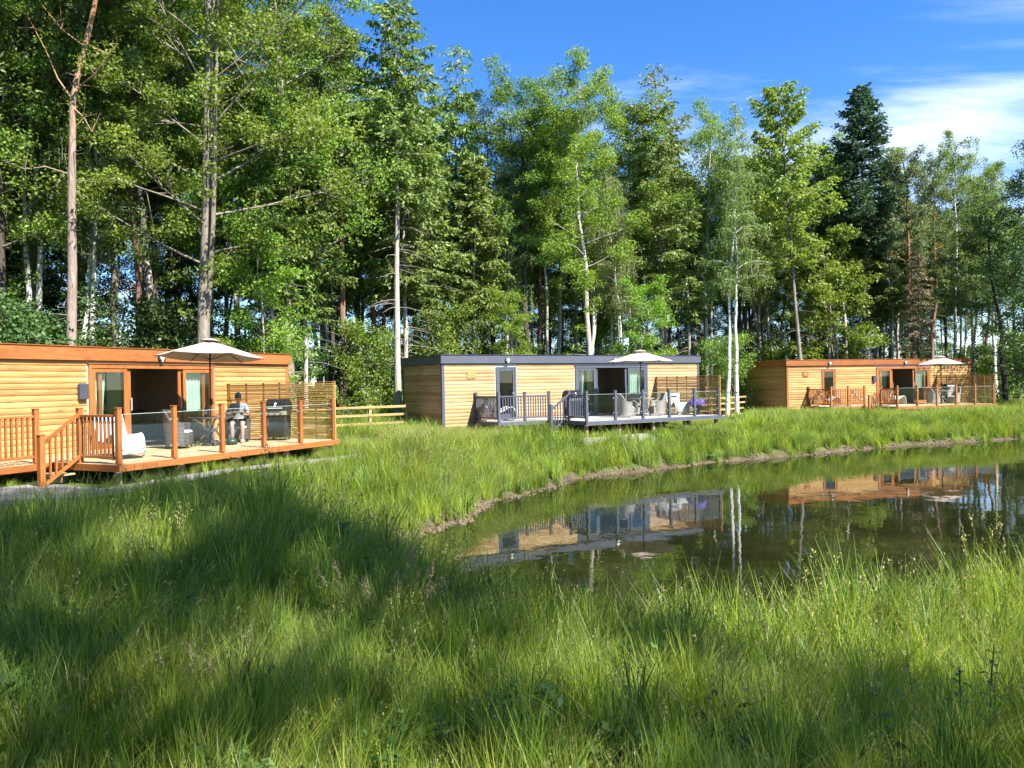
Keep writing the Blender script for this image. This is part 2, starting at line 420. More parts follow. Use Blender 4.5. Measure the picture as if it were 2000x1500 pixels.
# ------------------------------------------------------------------ terrain
POND = np.array([(-3.55, 14.2), (-2.82, 15.2), (-2.08, 15.9), (-1.5, 17.2), (-0.85, 18.7), (-0.35, 20.9), (1.0, 22.9), (2.45, 25.3), (4.25, 26.3), (6.5, 28.1), (8.85, 29.6), (12.6, 31.6),
                 (17.1, 34.1), (22.0, 36.2), (27.5, 38.3), (36, 41.5), (50, 46), (62, 42), (62, 20), (45, 15), (28, 13.2), (16, 11.6), (10.5, 10.7), (7.0, 9.4),
                 (5.0, 8.3), (3.2, 7.7), (1.5, 7.55), (0.2, 7.9), (-0.7, 9.0), (-1.5, 10.8), (-2.5, 12.4), (-3.3, 13.3)])
def smooth_poly(P, n=2):
    for _ in range(n):
        Q = np.roll(P, -1, 0); P = np.stack([P * .75 + Q * .25, P * .25 + Q * .75], 1).reshape(-1, 2)
    return P
POND = smooth_poly(POND, 2)
_w = np.sin(np.arange(len(POND)) * 1.7) * 0.10 + np.sin(np.arange(len(POND)) * 0.63 + 1) * 0.12
POND = POND + np.stack([_w * 0.6, -_w], 1)
def pond_sd(x, y):
    """signed distance to the pond's edge, positive on land"""
    x = np.asarray(x, float).ravel(); y = np.asarray(y, float).ravel()
    A = POND; B = np.roll(POND, -1, 0)
    out = np.empty(len(x))
    for s in range(0, len(x), 20000):
        X = x[s:s+20000, None]; Y = y[s:s+20000, None]
        ax, ay = A[:, 0], A[:, 1]; dx, dy = B[:, 0] - ax, B[:, 1] - ay
        t = np.clip(((X - ax) * dx + (Y - ay) * dy) / (dx*dx + dy*dy), 0, 1)
        d = np.sqrt(((X - ax - t*dx)**2 + (Y - ay - t*dy)**2).min(1))
        cr = ((ay > Y) != (B[:, 1] > Y)) & (X < dx * (Y - ay) / np.where(np.abs(dy) < 1e-9, 1e-9, dy) + ax)
        out[s:s+20000] = np.where(cr.sum(1) % 2 == 1, -d, d)
    return out
def sstep(t): t = np.clip(t, 0, 1); return t * t * (3 - 2 * t)
def vnoise(x, y, s, seed=0):
    """cheap smooth noise"""
    x = np.asarray(x) / s; y = np.asarray(y) / s; k = seed * 1.37
    return (np.sin(x * 1.3 + 1.1 * np.sin(y * 0.9 + k) + k) + np.sin(y * 1.7 + 1.3 * np.sin(x * 0.8 - k) + 2 * k) + np.sin((x + y) * 0.9 + k * 3)) / 3
def ground(x, y):
    x = np.asarray(x, float); y = np.asarray(y, float); sh = x.shape
    x = x.ravel(); y = y.ravel()
    sd = pond_sd(x, y)
    sd = sd + np.where(np.abs(sd) < 3, .13 * vnoise(x, y, .42, 3) + .08 * vnoise(x, y, .21, 5), 0)
    far = np.interp(x, [-14, -6, 3, 9, 16, 26, 60], [1.24, 1.20, 1.04, 1.04, 0.88, 0.84, 0.8])
    near = sstep((9.5 - y) / 8.0)
    base = far * (1 - near) + 1.6 * near
    L = 2.3 * (1 - near) + 7.0 * near
    bank = 0.20 * sstep(sd / 0.32)
    z = bank + (base - 0.20) * sstep((sd - 0.15) / L) ** 0.9
    z = np.where(sd < 0, -0.9 * sstep(-sd / 2.5), z)
    amp = sstep((sd - 0.3) / 2) * np.where(y < 12, 1.0, 0.35)
    # the tall hummock beside the path
    hum = 0.12 * np.exp(-(((x + 5.6) / 1.5) ** 2 + ((y - 16.6) / 1.7) ** 2))
    z = z + amp * (0.05 * vnoise(x, y, 1.1, 1) + 0.025 * vnoise(x, y, 0.45, 2)) + hum * sstep(sd / 1.5)
    return z.reshape(sh)

def axis(lo, hi, step, far, g=1.22):
    c = list(np.arange(lo, hi + 1e-6, step)); s = step
    a = [c[0]]; b = [c[-1]]
    while a[-1] > -far: s *= g; a.append(a[-1] - s)
    s = step
    while b[-1] < far: s *= g; b.append(b[-1] + s)
    return np.array(a[:0:-1] + c + b[1:])
gx = axis(-24, 40, 0.26, 2500); gy = axis(-4, 58, 0.26, 2500)
GX, GY = np.meshgrid(gx, gy)
GZ = ground(GX, GY)
nx, ny = len(gx), len(gy)
idx = np.arange(nx * ny).reshape(ny, nx)
fq = np.stack([idx[:-1, :-1], idx[:-1, 1:], idx[1:, 1:], idx[1:, :-1]], -1).reshape(-1, 4)
me = mesh_np('ground', np.stack([GX, GY, GZ], -1).reshape(-1, 3), fq, True)
def groundmat():
    m, t, b = newmat('ground_soil_and_turf')
    gm = t.nodes.new('ShaderNodeNewGeometry'); sp = t.nodes.new('ShaderNodeSeparateXYZ'); t.links.new(gm.outputs['Position'], sp.inputs[0])
    n = noise(t, gm.outputs['Position'], 2.2, 6, 0.65); n2 = noise(t, gm.outputs['Position'], 0.35, 4)
    soil = ramp(t, n, [(0.3, (0.054, 0.039, 0.022)), (0.5, (0.092, 0.073, 0.042)), (0.7, (0.127, 0.107, 0.067))])
    turf = ramp(t, n, [(0.3, (0.039, 0.068, 0.014)), (0.55, (0.078, 0.130, 0.022)), (0.75, (0.130, 0.182, 0.035))])
    litter = ramp(t, n, [(0.3, (0.05, 0.036, 0.022)), (0.7, (0.13, 0.095, 0.058))])
    # edge of the pond: bare trodden earth up to about hand height above the water
    hh = M('ADD', sp.outputs[2], M('MULTIPLY', M('SUBTRACT', n2, 0.5, tree=t), 0.35, tree=t), tree=t)
    mr = t.nodes.new('ShaderNodeMapRange'); mr.inputs['From Min'].default_value = 0.08; mr.inputs['From Max'].default_value = 0.24; t.links.new(hh, mr.inputs['Value'])
    c = mixc(t, mr.outputs[0], soil, turf)
    c = mixc(t, ramp(t, n2, [(0.52, (0, 0, 0)), (0.62, (1, 1, 1))]), c, mixc(t, 0.5, c, litter))
    t.links.new(c, b.inputs['Base Color']); b.inputs['Roughness'].default_value = 0.95; b.inputs['Specular IOR Level'].default_value = 0.15
    bump(t, b, noise(t, gm.outputs['Position'], 9, 6, 0.7), 0.9, 0.08); return m
tag(link('ground', me, groundmat()), 'grassy ground falling to the pond edge', kind='structure')

# ------------------------------------------------------------------ pond
def watermat():
    m, t, b = newmat('pond_water')
    gm = t.nodes.new('ShaderNodeNewGeometry')
    n = noise(t, gm.outputs['Position'], 0.22, 5, 0.6)
    n2 = noise(t, gm.outputs['Position'], 1.7, 5, 0.7)
    f = M('ADD', M('MULTIPLY', n, 0.7, tree=t), M('MULTIPLY', n2, 0.3, tree=t), tree=t)
    c = ramp(t, f, [(0.32, (0.004, 0.005, 0.002)), (0.5, (0.012, 0.014, 0.004)), (0.66, (0.028, 0.031, 0.009))])
    t.links.new(c, b.inputs['Base Color']); b.inputs['Roughness'].default_value = 0.018; b.inputs['IOR'].default_value = 1.48
    mp = t.nodes.new('ShaderNodeMapping'); mp.inputs['Scale'].default_value = (1.0, 1.0, 1.0); t.links.new(gm.outputs['Position'], mp.inputs[0])
    w1 = noise(t, mp.outputs[0], 1.6, 3, 0.5); w2 = noise(t, mp.outputs[0], 0.32, 2)
    w = M('ADD', M('MULTIPLY', w1, 0.30, tree=t), w2, tree=t)
    bump(t, b, w, 0.055, 0.16); return m
v = [(-9, 5, 0), (66, 5, 0), (66, 50, 0), (-9, 50, 0)]
tag(link('pond_water', mesh_np('pond_water', v, [(0, 1, 2, 3)]), watermat()), 'still murky pond', kind='structure')

# ------------------------------------------------------------------ gravel path and beds
def ribbon(pts, w):
    pts = np.array(pts, float)
    for _ in range(3):
        Q = np.empty((2 * len(pts) - 2, 2)); Q[0::2] = pts[:-1] * .75 + pts[1:] * .25; Q[1::2] = pts[:-1] * .25 + pts[1:] * .75
        pts = np.vstack([pts[:1], Q, pts[-1:]])
    d = np.gradient(pts, axis=0); d /= np.linalg.norm(d, axis=1)[:, None]; nn = np.stack([-d[:, 1], d[:, 0]], 1)
    k = np.arange(len(pts)); ww = w + 0.10 * np.sin(k * 1.1) + 0.06 * np.sin(k * 2.7)
    return pts, [pts + nn * (ww * t)[:, None] for t in (-0.5, -0.25, 0, 0.25, 0.5)]
def L2(F, *ab): return [tuple(F.w(a, b)[:2]) for a, b in ab]
path_pts = (L2(F1, (-3, 4.6), (0.5, 4.3), (3, 4.6), (6, 4.8), (9, 4.85), (11.6, 5.1)) + [(-2.6, 26.2)] +
            L2(F2, (1.6, 4.0), (3.6, 4.9), (6.0, 4.75), (6.8, 4.7)))
path_far = L2(F3, (1.5, 5.0), (3.5, 5.5), (8, 5.2), (13, 5.0), (20, 5.6))
pcs = []; grs = []
for pp_ in (path_pts, path_far):
    pc, rows = ribbon(pp_, 1.1 if pp_ is path_pts else 0.85); pcs.append(pc); gr = []
    for r in rows:
        z = ground(r[:, 0], r[:, 1]) + 0.03; gr.append([(float(a), float(b), float(c)) for a, b, c in zip(r[:, 0], r[:, 1], z)])
    grs.append(gr)
def gravelmat(name, cols, sc=26):
    m, t, b = newmat(name)
    gm = t.nodes.new('ShaderNodeNewGeometry')
    vo = t.nodes.new('ShaderNodeTexVoronoi'); vo.inputs['Scale'].default_value = sc; t.links.new(gm.outputs['Position'], vo.inputs['Vector'])
    sp = t.nodes.new('ShaderNodeSeparateColor'); t.links.new(vo.outputs['Color'], sp.inputs[0])
    c = ramp(t, sp.outputs[0], [(0.0, cols[0]), (0.5, cols[1]), (1.0, cols[2])])
    t.links.new(c, b.inputs['Base Color']); b.inputs['Roughness'].default_value = 0.9
    bump(t, b, vo.outputs['Distance'], 1.0, 0.03); return m
MT['gravel'] = gravelmat('gravel', [(0.144, 0.130, 0.110), (0.230, 0.216, 0.192), (0.307, 0.293, 0.269)])
MT['slate'] = gravelmat('slate', [(0.099, 0.093, 0.105), (0.167, 0.161, 0.174), (0.260, 0.254, 0.267)], 16)
for gr in grs: tag(MB().sheet(gr).build('gravel_path', MT['gravel']), 'pale gravel path winding between decks and pond', kind='structure')
def bed(name, poly, mat, dz=0.045):
    P = smooth_poly(np.array(poly, float), 2); c = P.mean(0)
    rings = [P * t + c * (1 - t) for t in (1, .8, .6, .4, .2, .02)]
    g = []
    for r in rings:
        r = np.vstack([r, r[:1]]); z = ground(r[:, 0], r[:, 1]) + dz
        g.append([(float(a), float(b), float(e)) for a, b, e in zip(r[:, 0], r[:, 1], z)])
    tag(MB().sheet(g).build(name, mat), None, kind='structure'); return P
BEDS = []
for F in FR:
    BEDS.append(bed('gravel_landing', L2(F, (0.4, 2.2), (3.4, 2.1), (3.6, 3.0), (3.5, 4.7), (1.6, 4.9), (0.2, 4.2)), MT['gravel']))
BEDS.append(bed('slate_bed', [(-8.6, 26.0), (-6.2, 25.2), (-3.9, 27.4), (-2.6, 29.4), (-4.0, 32.0), (-5.2, 31.8), (-9.5, 28.6)], MT['slate'], 0.05))
BEDS.append(bed('slate_bed', [(9.2, 35.4), (11.6, 37.6), (15.6, 42.6), (16.0, 44.6), (14.2, 47.2), (10.0, 42.8), (7.6, 38.0)], MT['slate'], 0.05))
def in_poly(P, x, y):
    A = P; B = np.roll(P, -1, 0); c = np.zeros(len(x), bool)
    for (ax, ay), (bx, by) in zip(A, B):
        if ay == by: continue
        c ^= ((ay > y) != (by > y)) & (x < (bx - ax) * (y - ay) / (by - ay) + ax)
    return c
# ------------------------------------------------------------------ cabins
ROWH = 0.142
def log_profile(L):
    """half-round board, length L along x, its foot at z 0, bulging to -y"""
    pr = [(0.0, 0.0), (0.004, 0.008), (0.015, 0.024), (0.021, 0.060), (0.020, 0.095), (0.013, 0.126), (0.0, ROWH)]
    v = []
    for x in (0, L):
        for d, z in pr: v.append((x, -d, z))
    n = len(pr); f = [(i, n + i, n + i + 1, i + 1) for i in range(n - 1)] + [tuple(range(n)), tuple(range(2*n - 1, n - 1, -1))]
    return v, f
_logcache = {}
def board(L, mat, parent, M):
    k = (round(L, 3), mat.name)
    if k not in _logcache:
        v, f = log_profile(L); me = bpy.data.meshes.new('board'); me.from_pydata(v, [], f); me.update(); me.materials.append(mat)
        _logcache[k] = me
    o = link('board', _logcache[k], None, parent); o.matrix_local = M; return o

def cabin(F, style, label, room):
    clad = MT['clad_pale'] if style == 'grey' else MT['clad_gold']
    tx = MT['grey'] if style == 'grey' else MT['stain']; tz = MT['grey'] if style == 'grey' else MT['stain_z']; ty = MT['grey'] if style == 'grey' else MT['stain_y']
    L, W, H = 13.6, 3.96, F.H
    FH = H - 0.33                               # underside of the fascia
    D0, D1, DT = 2.41, 3.37, 2.57               # entrance door
    P0, P1, PT = 6.35, 10.40, 2.60              # glazed sliding doors
    dk = F.deck
    root = empty('lodge_cabin', mat=F.M, label=label, cat='cabin', group='timber lodges round the pond')
    # the wall shell behind the boards (with both openings), rear and far end
    sh = MB(); t = 0.10
    def fw(a0, a1, z0, z1): sh.box(a0, a1, 0.0, t, z0, z1)
    fw(0, D0, 0, FH); fw(D0, D1, DT, FH); fw(D0, D1, 0, dk); fw(D1, P0, 0, FH); fw(P0, P1, PT, FH); fw(P0, P1, 0, dk); fw(P1, L, 0, FH)
    sh.box(0, t, t, W, 0, FH); sh.box(L - t, L, t, W, 0, FH); sh.box(t, L - t, W - t, W, 0, FH)
    wall = sh.build('wall', MT['interior'], root)
    rows = int(FH / ROWH)
    z0 = FH - rows * ROWH
    for r in range(rows):
        zz = z0 + r * ROWH; zt = zz + ROWH
        segs = [(0.09, L - 0.09)]
        def cut(segs, c0, c1):
            o = []
            for s0, s1 in segs:
                if c1 <= s0 or c0 >= s1: o.append((s0, s1))
                else:
                    if c0 > s0: o.append((s0, c0))
                    if c1 < s1: o.append((c1, s1))
            return o
        if zz < DT + 0.02 and zt > dk - 0.0: segs = cut(segs, D0 - 0.05, D1 + 0.05)
        if zz < PT + 0.02 and zt > dk - 0.0: segs = cut(segs, P0 - 0.05, P1 + 0.05)
        for s0, s1 in segs:
            if s1 - s0 < 0.05: continue
            # long runs are butted from two lengths
            if s1 - s0 > 4.5:
                mid = s0 + (s1 - s0) * (0.42 + 0.2 * ((r * 7) % 5) / 5); cuts = [(s0, mid - 0.002), (mid + 0.002, s1)]
            else: cuts = [(s0, s1)]
            for c0, c1 in cuts: board(c1 - c0, clad, wall, Matrix.Translation((c0, -0.002, zz)))
        for x, ang in ((-0.002, -90), (L + 0.002, 90)):
            ln = W - 0.18
            if ang == -90: Mx = Matrix.Translation((x, W - 0.09, zz)) @ Matrix.Rotation(R(-90), 4, 'Z')
            else: Mx = Matrix.Translation((x, 0.09, zz)) @ Matrix.Rotation(R(90), 4, 'Z')
            board(ln, clad, wall, Mx)
    # corner posts
    for a in (0, L):
        for y in (0, W):
            x0 = -0.035 if a == 0 else L - 0.088; y0 = -0.035 if y == 0 else W - 0.088
            MB().box(x0, x0 + 0.123, y0, y0 + 0.123, -0.03, FH, ch=0.006).build('corner_post', tz, root)
    # fascia, flat roof and gutter lip
    for nm, bx, mt in (('fascia', (-0.09, L + 0.09, -0.10, -0.045), tx), ('fascia', (-0.09, L + 0.09, W + 0.045, W + 0.10), tx)):
        MB().box(bx[0], bx[1], bx[2], bx[3], FH, H, ch=0.006).build(nm, mt, root)
    for x in (-0.09, L + 0.035):
        MB().box(x, x + 0.055, -0.043, W + 0.043, FH, H - 0.003, ch=0.006).build('fascia', ty, root)
    rf = MB().box(-0.033, L + 0.033, -0.043, W + 0.043, H - 0.09, H - 0.04).build('roof', MT['roof'], root)
    MB().box(-0.12, L + 0.12, -0.125, -0.03, H + 0.001, H + 0.022, ch=0.005).build('edge_trim', MT['grey_dark'] if style == 'grey' else MT['stain'], rf)
    MB().box(-0.12, -0.03, -0.028, W + 0.12, H + 0.001, H + 0.022, ch=0.005).build('edge_trim', MT['grey_dark'] if style == 'grey' else MT['stain_y'], rf)
    MB().box(-0.03, L + 0.03, -0.043, W + 0.04, FH - 0.018, FH - 0.001).build('soffit', MT['grey_dark'] if style == 'grey' else MT['stain'], root)
    # chassis and skirting under the cladding
    MB().box(0.15, L - 0.15, 0.25, W - 0.2, -0.26, -0.03).build('chassis', MT['blackmat'], root)
    MB().box(-0.02, L + 0.02, -0.03, 0.05, -0.05, -0.005, ch=0.004).build('sill_board', tx, root)
    # inside: floor, ceiling, partitions
    MB().box(t, L - t, t, W - t, dk - 0.08, dk - 0.02).build('room_floor', MT['floor_in'], root)
    MB().box(t, L - t, t, W - t, FH - 0.05, FH - 0.02).build('ceiling', MT['interior'], root)
    for a in (1.9, 4.3, 10.9): MB().box(a, a + 0.08, t + 0.01, W - t - 0.01, dk - 0.02, FH - 0.05).build('partition', MT['interior'], root)
    # ---- entrance door, ajar-dark glazing
    dr = MB()
    fwid = 0.085
    dr.box(D0, D0 + fwid, -0.045, 0.05, dk, DT, ch=0.005); dr.box(D1 - fwid, D1, -0.045, 0.05, dk, DT, ch=0.005)
    dr.box(D0 + fwid, D1 - fwid, -0.043, 0.05, DT - fwid, DT, ch=0.005); dr.box(D0 + fwid, D1 - fwid, -0.043, 0.05, dk, dk + 0.06)
    MB().box(D0 + fwid + 0.003, D1 - fwid - 0.003, -0.02, 0.03, dk + 0.063, DT - fwid - 0.003).v
    door = dr.build('door', tz, root)
    leaf = MB(); d0, d1, e0, e1 = D0 + fwid + 0.004, D1 - fwid - 0.004, dk + 0.064, DT - fwid - 0.004
    s = 0.075
    leaf.box(d0, d0 + s, -0.03, 0.02, e0, e1, ch=0.004); leaf.box(d1 - s, d1, -0.03, 0.02, e0, e1, ch=0.004)
    leaf.box(d0 + s, d1 - s, -0.028, 0.02, e1 - s, e1, ch=0.004); leaf.box(d0 + s, d1 - s, -0.028, 0.02, e0, e0 + 0.16, ch=0.004)
    leaf.build('door_leaf', tz, door)
    MB().box(d0 + s, d1 - s, -0.008, 0.004, e0 + 0.16, e1 - s).build('pane', MT['glass'], door)
    hb = MB(); hb.box(d1 - s + 0.015, d1 - 0.02, -0.042, -0.03, dk + 0.93, dk + 1.13); hb.box(d1 - 0.17, d1 - 0.03, -0.075, -0.06, dk + 1.06, dk + 1.085); hb.box(d1 - 0.05, d1 - 0.03, -0.062, -0.042, dk + 1.06, dk + 1.085)
    hb.build('handle', MT['steel'], door)
    # ---- sliding doors: fixed lights outside, two leaves slid open over the fixed lights
    fr = MB(); q = 0.085
    fr.box(P0, P0 + q, -0.05, 0.06, dk, PT, ch=0.005); fr.box(P1 - q, P1, -0.05, 0.06, dk, PT, ch=0.005)
    fr.box(P0 + q, P1 - q, -0.048, 0.06, PT - 0.10, PT, ch=0.005); fr.box(P0 + q, P1 - q, -0.06, 0.06, dk - 0.01, dk + 0.035)
    pd = fr.build('sliding_door', tz, root)
    O0, O1 = 7.45, 9.27
    zlo, zhi = dk + 0.037, PT - 0.102
    for nm, x0, x1, y in (('fixed_light', P0 + q + 0.002, O0, -0.03), ('fixed_light', O1, P1 - q - 0.002, -0.03),
                          ('sliding_leaf', P0 + q + 0.22, O0 + 0.14, 0.02), ('sliding_leaf', O1 - 0.14, P1 - q - 0.22, 0.02)):
        g = MB(); s = 0.10
        g.box(x0, x0 + s, y, y + 0.042, zlo, zhi, ch=0.004); g.box(x1 - s, x1, y, y + 0.042, zlo, zhi, ch=0.004)
        g.box(x0 + s, x1 - s, y + 0.002, y + 0.042, zhi - s, zhi, ch=0.004); g.box(x0 + s, x1 - s, y + 0.002, y + 0.042, zlo, zlo + 0.12, ch=0.004)
        g.build(nm, tz, pd)
        MB().box(x0 + s, x1 - s, y + 0.018, y + 0.026, zlo + 0.12, zhi - s).build('pane', MT['glass'], pd)
    for x in (O0 + 0.10, O1 - 0.10):
        MB().tube([(x, -0.02, dk + 0.95), (x, -0.055, dk + 0.95), (x, -0.055, dk + 1.27), (x, -0.02, dk + 1.27)], 0.012, 6).build('handle', MT['steel'] if style == 'grey' else MT['whitepl'], pd)
    # curtains drawn back behind the fixed lights
    for a0, a1, nar in ((P0 + 0.20, P0 + 0.62, 1), (P1 - 0.95, P1 - 0.30, 0)):
        g = []
        for i in range(14):
            z = zhi - (zhi - dk - 0.03) * i / 13; pin = 1 - 0.18 * math.sin(math.pi * min(1, i / 12)) if nar else 1
            row = []
            for j in range(41):
                u = j / 40; x = a0 + (a1 - a0) * u * pin + 0.02 * math.sin(i * 0.5)
                row.append((x, 0.17 + 0.035 * math.sin(u * 34 + 0.3 * math.sin(i * 0.35)), z))
            g.append(row)
        MB().sheet(g, (0, 0.004, 0)).build('curtain', MT['curtain'], root, True)
    # drip strip above the sliding doors
    MB().box(P0 - 0.03, P1 + 0.03, -0.07, -0.03, PT + 0.012, PT + 0.03).build('drip_strip', tx, root)
    # outside lamps on the fascia
    for a in ((2.93, 8.47)):
        lb = MB(); M0 = Matrix.Translation((a, -0.135, FH + 0.13))
        lb.lathe([(0.001, 0), (0.11, 0.0), (0.125, 0.015), (0.125, 0.045), (0.08, 0.06)], 18)
        me = lb.mesh('lamp'); me.transform(Matrix.Translation((a, -0.101, FH + 0.125)) @ Matrix.Rotation(R(90), 4, 'X'))
        lo = link('wall_lamp', me, MT['blackmat'], root)
        ln = MB().lathe([(0.001, 0.088), (0.03, 0.086), (0.06, 0.074), (0.078, 0.0602)], 18).mesh('lens', True)
        ln.transform(Matrix.Translation((a, -0.101, FH + 0.125)) @ Matrix.Rotation(R(90), 4, 'X'))
        link('lens', ln, MT['lens'], lo)
        MB().box(a - 0.03, a + 0.03, -0.165, -0.101, FH + 0.0, FH + 0.045, ch=0.006).build('sensor', MT['whitepl'], lo)
    # name plaque and meter box
    if style != 'grey' or True:
        pl = MB().box(1.08, 1.46, -0.052, -0.028, 2.10, 2.40, ch=0.006).build('plaque', MT['stain'] if style != 'grey' else MT['slat_red'], root)
        en = MB()
        for k, (x0, x1) in enumerate(((1.15, 1.39), (1.18, 1.36))): en.box(x0, x1, -0.0545, -0.052, 2.28 - k * 0.09, 2.315 - k * 0.09)
        en.build('lettering', MT['clad_pale'], pl)
    if style != 'grey':
        MB().box(6.04, 6.27, -0.13, -0.026, 1.72, 2.12, ch=0.02).build('meter_box', plainonce('meter', (0.05, 0.055, 0.075)), root)
    else:
        MB().box(4.30, 4.36, -0.03, -0.024, 0.2, 0.3).build('vent', MT['grey_dark'], root)
    vb = MB().box(-0.05, -0.024, 1.9, 2.1, 0.08, 0.22, ch=0.004).build('vent', MT['stain_y'], root)
    room(F, root)
    return root
_pm = {}
def plainonce(n, c, r=0.45):
    if n not in _pm: _pm[n] = plain(n, c, r, var=0.06)
    return _pm[n]

def room_common(F, dark):
    def f(F, root):
        dk = F.deck
        MB().box(8.35, 9.75, 3.78, 3.84, dk + 1.12, dk + 1.92, ch=0.01).build('television', MT['black'], root)
        so = MB(); so.box(8.9, 10.75, 2.6, 3.4, dk - 0.018, dk + 0.42, ch=0.04); so.box(8.9, 10.75, 3.3, 3.55, dk + 0.40, dk + 0.85, ch=0.05); so.box(8.75, 8.95, 2.6, 3.5, dk - 0.018, dk + 0.6, ch=0.04)
        so.build('sofa', plainonce('sofa', (0.10, 0.10, 0.11), 0.85), root)
        MB().box(6.9, 7.2, 3.80, 3.845, dk + 1.35, dk + 1.75, ch=0.008).build('picture_frame', MT['blackmat'], root)
        if not dark:
            MB().lathe([(0.001, 0.02), (0.11, 0.02), (0.2, 0.0), (0.27, 0.02), (0.27, 0.035)], 22).v
            ck = MB().lathe([(0.001, 0.0), (0.08, 0.03), (0.13, 0.012), (0.26, 0.012), (0.28, 0.0)], 24).mesh('clock'); ck.transform(Matrix.Translation((7.55, 3.85, dk + 1.6)) @ Matrix.Rotation(R(90), 4, 'X'))
            link('wall_clock', ck, plainonce('clock', (0.45, 0.42, 0.38)), root)
            tb = MB(); tb.box(6.6, 7.6, 1.6, 2.4, dk + 0.70, dk + 0.74, ch=0.01)
            for x in (6.66, 7.48):
                for y in (1.66, 2.28): tb.box(x, x + 0.06, y, y + 0.06, dk - 0.018, dk + 0.70)
            tb.build('dining_table', MT['clad_gold'], root)
        else:
            ct = MB(); ct.box(5.0, 7.0, 3.2, 3.8, dk - 0.018, dk + 0.9); ct.build('kitchen_unit', plainonce('unit', (0.12, 0.12, 0.115)), root)
    return f

def post_mesh(w, h, cap):
    m = MB(); m.box(-w/2, w/2, -w/2, w/2, 0, h, ch=0.006)
    return m
def deck(F, style, label):
    """terrace in front of a cabin; local x = a, y = -b"""
    g = style == 'grey'
    tx = MT['grey'] if g else MT['stain']; tz = MT['grey'] if g else MT['stain_z']; ty = MT['grey'] if g else MT['stain_y']
    pk = MT['deck_grey'] if g else MT['deck_wood']
    dk = F.deck; root = empty('timber_deck', mat=F.M, label=label, cat='deck', group='decks in front of the lodges')
    # planks
    pw = 0.145; n = int(B2 / pw); cache = {}
    for i in range(n):
        b0 = 0.06 + i * pw; b1 = b0 + pw - 0.006
        a0 = A0 if b1 < B1 else A1
        key = a0
        if key not in cache:
            me = MB().box(0, A2 - a0, 0, pw - 0.006, -0.028, 0.0, ch=0.003).mesh('plank'); me.materials.append(pk); cache[key] = me
        o = link('plank', cache[key], None, root); o.location = (a0, -b1, dk + 0.0005 * ((i * 5) % 3))
    # skirts
    sk = 0.145
    for bx in ((A1 - 0.03, A2 + 0.03, -B2 - 0.04, -B2 - 0.002), (A0 - 0.03, A1 - 0.032, -B1 - 0.035, -B1 - 0.002)):
        MB().box(bx[0], bx[1], bx[2], bx[3], dk - sk, dk - 0.004, ch=0.004).build('skirt', tx, root)
    for bx in ((A0 - 0.035, A0 - 0.002, -B1, -0.06), (A1 - 0.03, A1 - 0.003, -B2, -B1 - 0.037), (A2 + 0.002, A2 + 0.035, -B2, -0.06)):
        MB().box(bx[0], bx[1], bx[2], bx[3], dk - sk - 0.001, dk - 0.005, ch=0.004).build('skirt', ty, root)
    # joists and stub posts below
    for b in (0.5, 1.9, 3.85): MB().box(A1 + 0.05, A2 - 0.05, -b - 0.03, -b + 0.03, dk - 0.17, dk - 0.03).build('joist', MT['rawpost'], root)
    for a in (A0 + 0.1, 2.7, A1 + 0.12, 5.7, 7.4, 9.1, A2 - 0.15):
        for b in ((0.6, B1 - 0.15) if a < A1 else (0.6, 2.2, B2 - 0.2)):
            p = F.w(a, b); gz = float(ground(np.array([p.x]), np.array([p.y]))[0]) - F.o.z - 0.15
            MB().box(a - 0.06, a + 0.06, -b - 0.06, -b + 0.06, gz, dk - 0.17 if a > A1 else dk - 0.03, ch=0.006).build('stub_post', MT['rawpost'], root)
    # balustrade posts
    pw2, ph = 0.10, 1.12
    pmesh = MB().box(-pw2/2, pw2/2, -pw2/2, pw2/2, 0, ph, ch=0.006).mesh('post'); pmesh.materials.append(tz)
    cmesh = MB().box(-0.06, 0.06, -0.06, 0.06, ph, ph + 0.022, ch=0.008).mesh('post_cap'); cmesh.materials.append(tz)
    def post(a, b, z=0.0, base=None):
        o = link('post', pmesh, None, root); o.location = (a, -b, dk + z)
        if base is not None:
            o.scale = (1, 1, base)
        c = link('post_cap', cmesh, None, o); return o
    front = [A1 + 0.06 + (A2 - A1 - 0.16) * i / 5 for i in range(6)]
    for a in front: post(a, B2 - 0.09)
    wp = [A0 + 0.06, 2.60, 3.72]
    post(A0 + 0.06, 0.09)
    for a in wp: post(a, B1 - 0.08)
    post(A1 + 0.06, 2.80)
    if not g or True:
        rail_h, rail_lo = 0.98, 0.12
    bal = MB().box(-0.02, 0.02, -0.02, 0.02, rail_lo + 0.03, rail_h - 0.02, ch=0.003).mesh('baluster'); bal.materials.append(tz)
    def panel(a0, b0, a1, b1, step=0.118):
        d = Vector((a1 - a0, b1 - b0)); Ln = d.length; d /= Ln
        s0, s1 = pw2/2 + 0.002, Ln - pw2/2 - 0.002
        along_x = abs(d.x) > 0.5
        for z0, z1, w in ((rail_h - 0.03, rail_h + 0.02, 0.035), (rail_lo - 0.01, rail_lo + 0.045, 0.025)):
            m = MB()
            if along_x: m.box(a0 + s0, a0 + s1, -b0 - w, -b0 + w, dk + z0, dk + z1, ch=0.005)
            else: m.box(a0 - w, a0 + w, -b0 - s1, -b0 - s0, dk + z0, dk + z1, ch=0.005)
            m.build('rail', tx if along_x else ty, root)
        k = int((s1 - s0) / step)
        for i in range(1, k + 1):
            t = s0 + (s1 - s0) * i / (k + 1)
            o = link('baluster', bal, None, root); o.location = (a0 + d.x * t, -(b0 + d.y * t), dk)
    panel(wp[0], 0.09, wp[0], B1 - 0.08)
    panel(wp[0], B1 - 0.08, wp[1], B1 - 0.08); panel(wp[1], B1 - 0.08, wp[2], B1 - 0.08)
    panel(A1 + 0.06, 2.80, A1 + 0.06, B2 - 0.09)
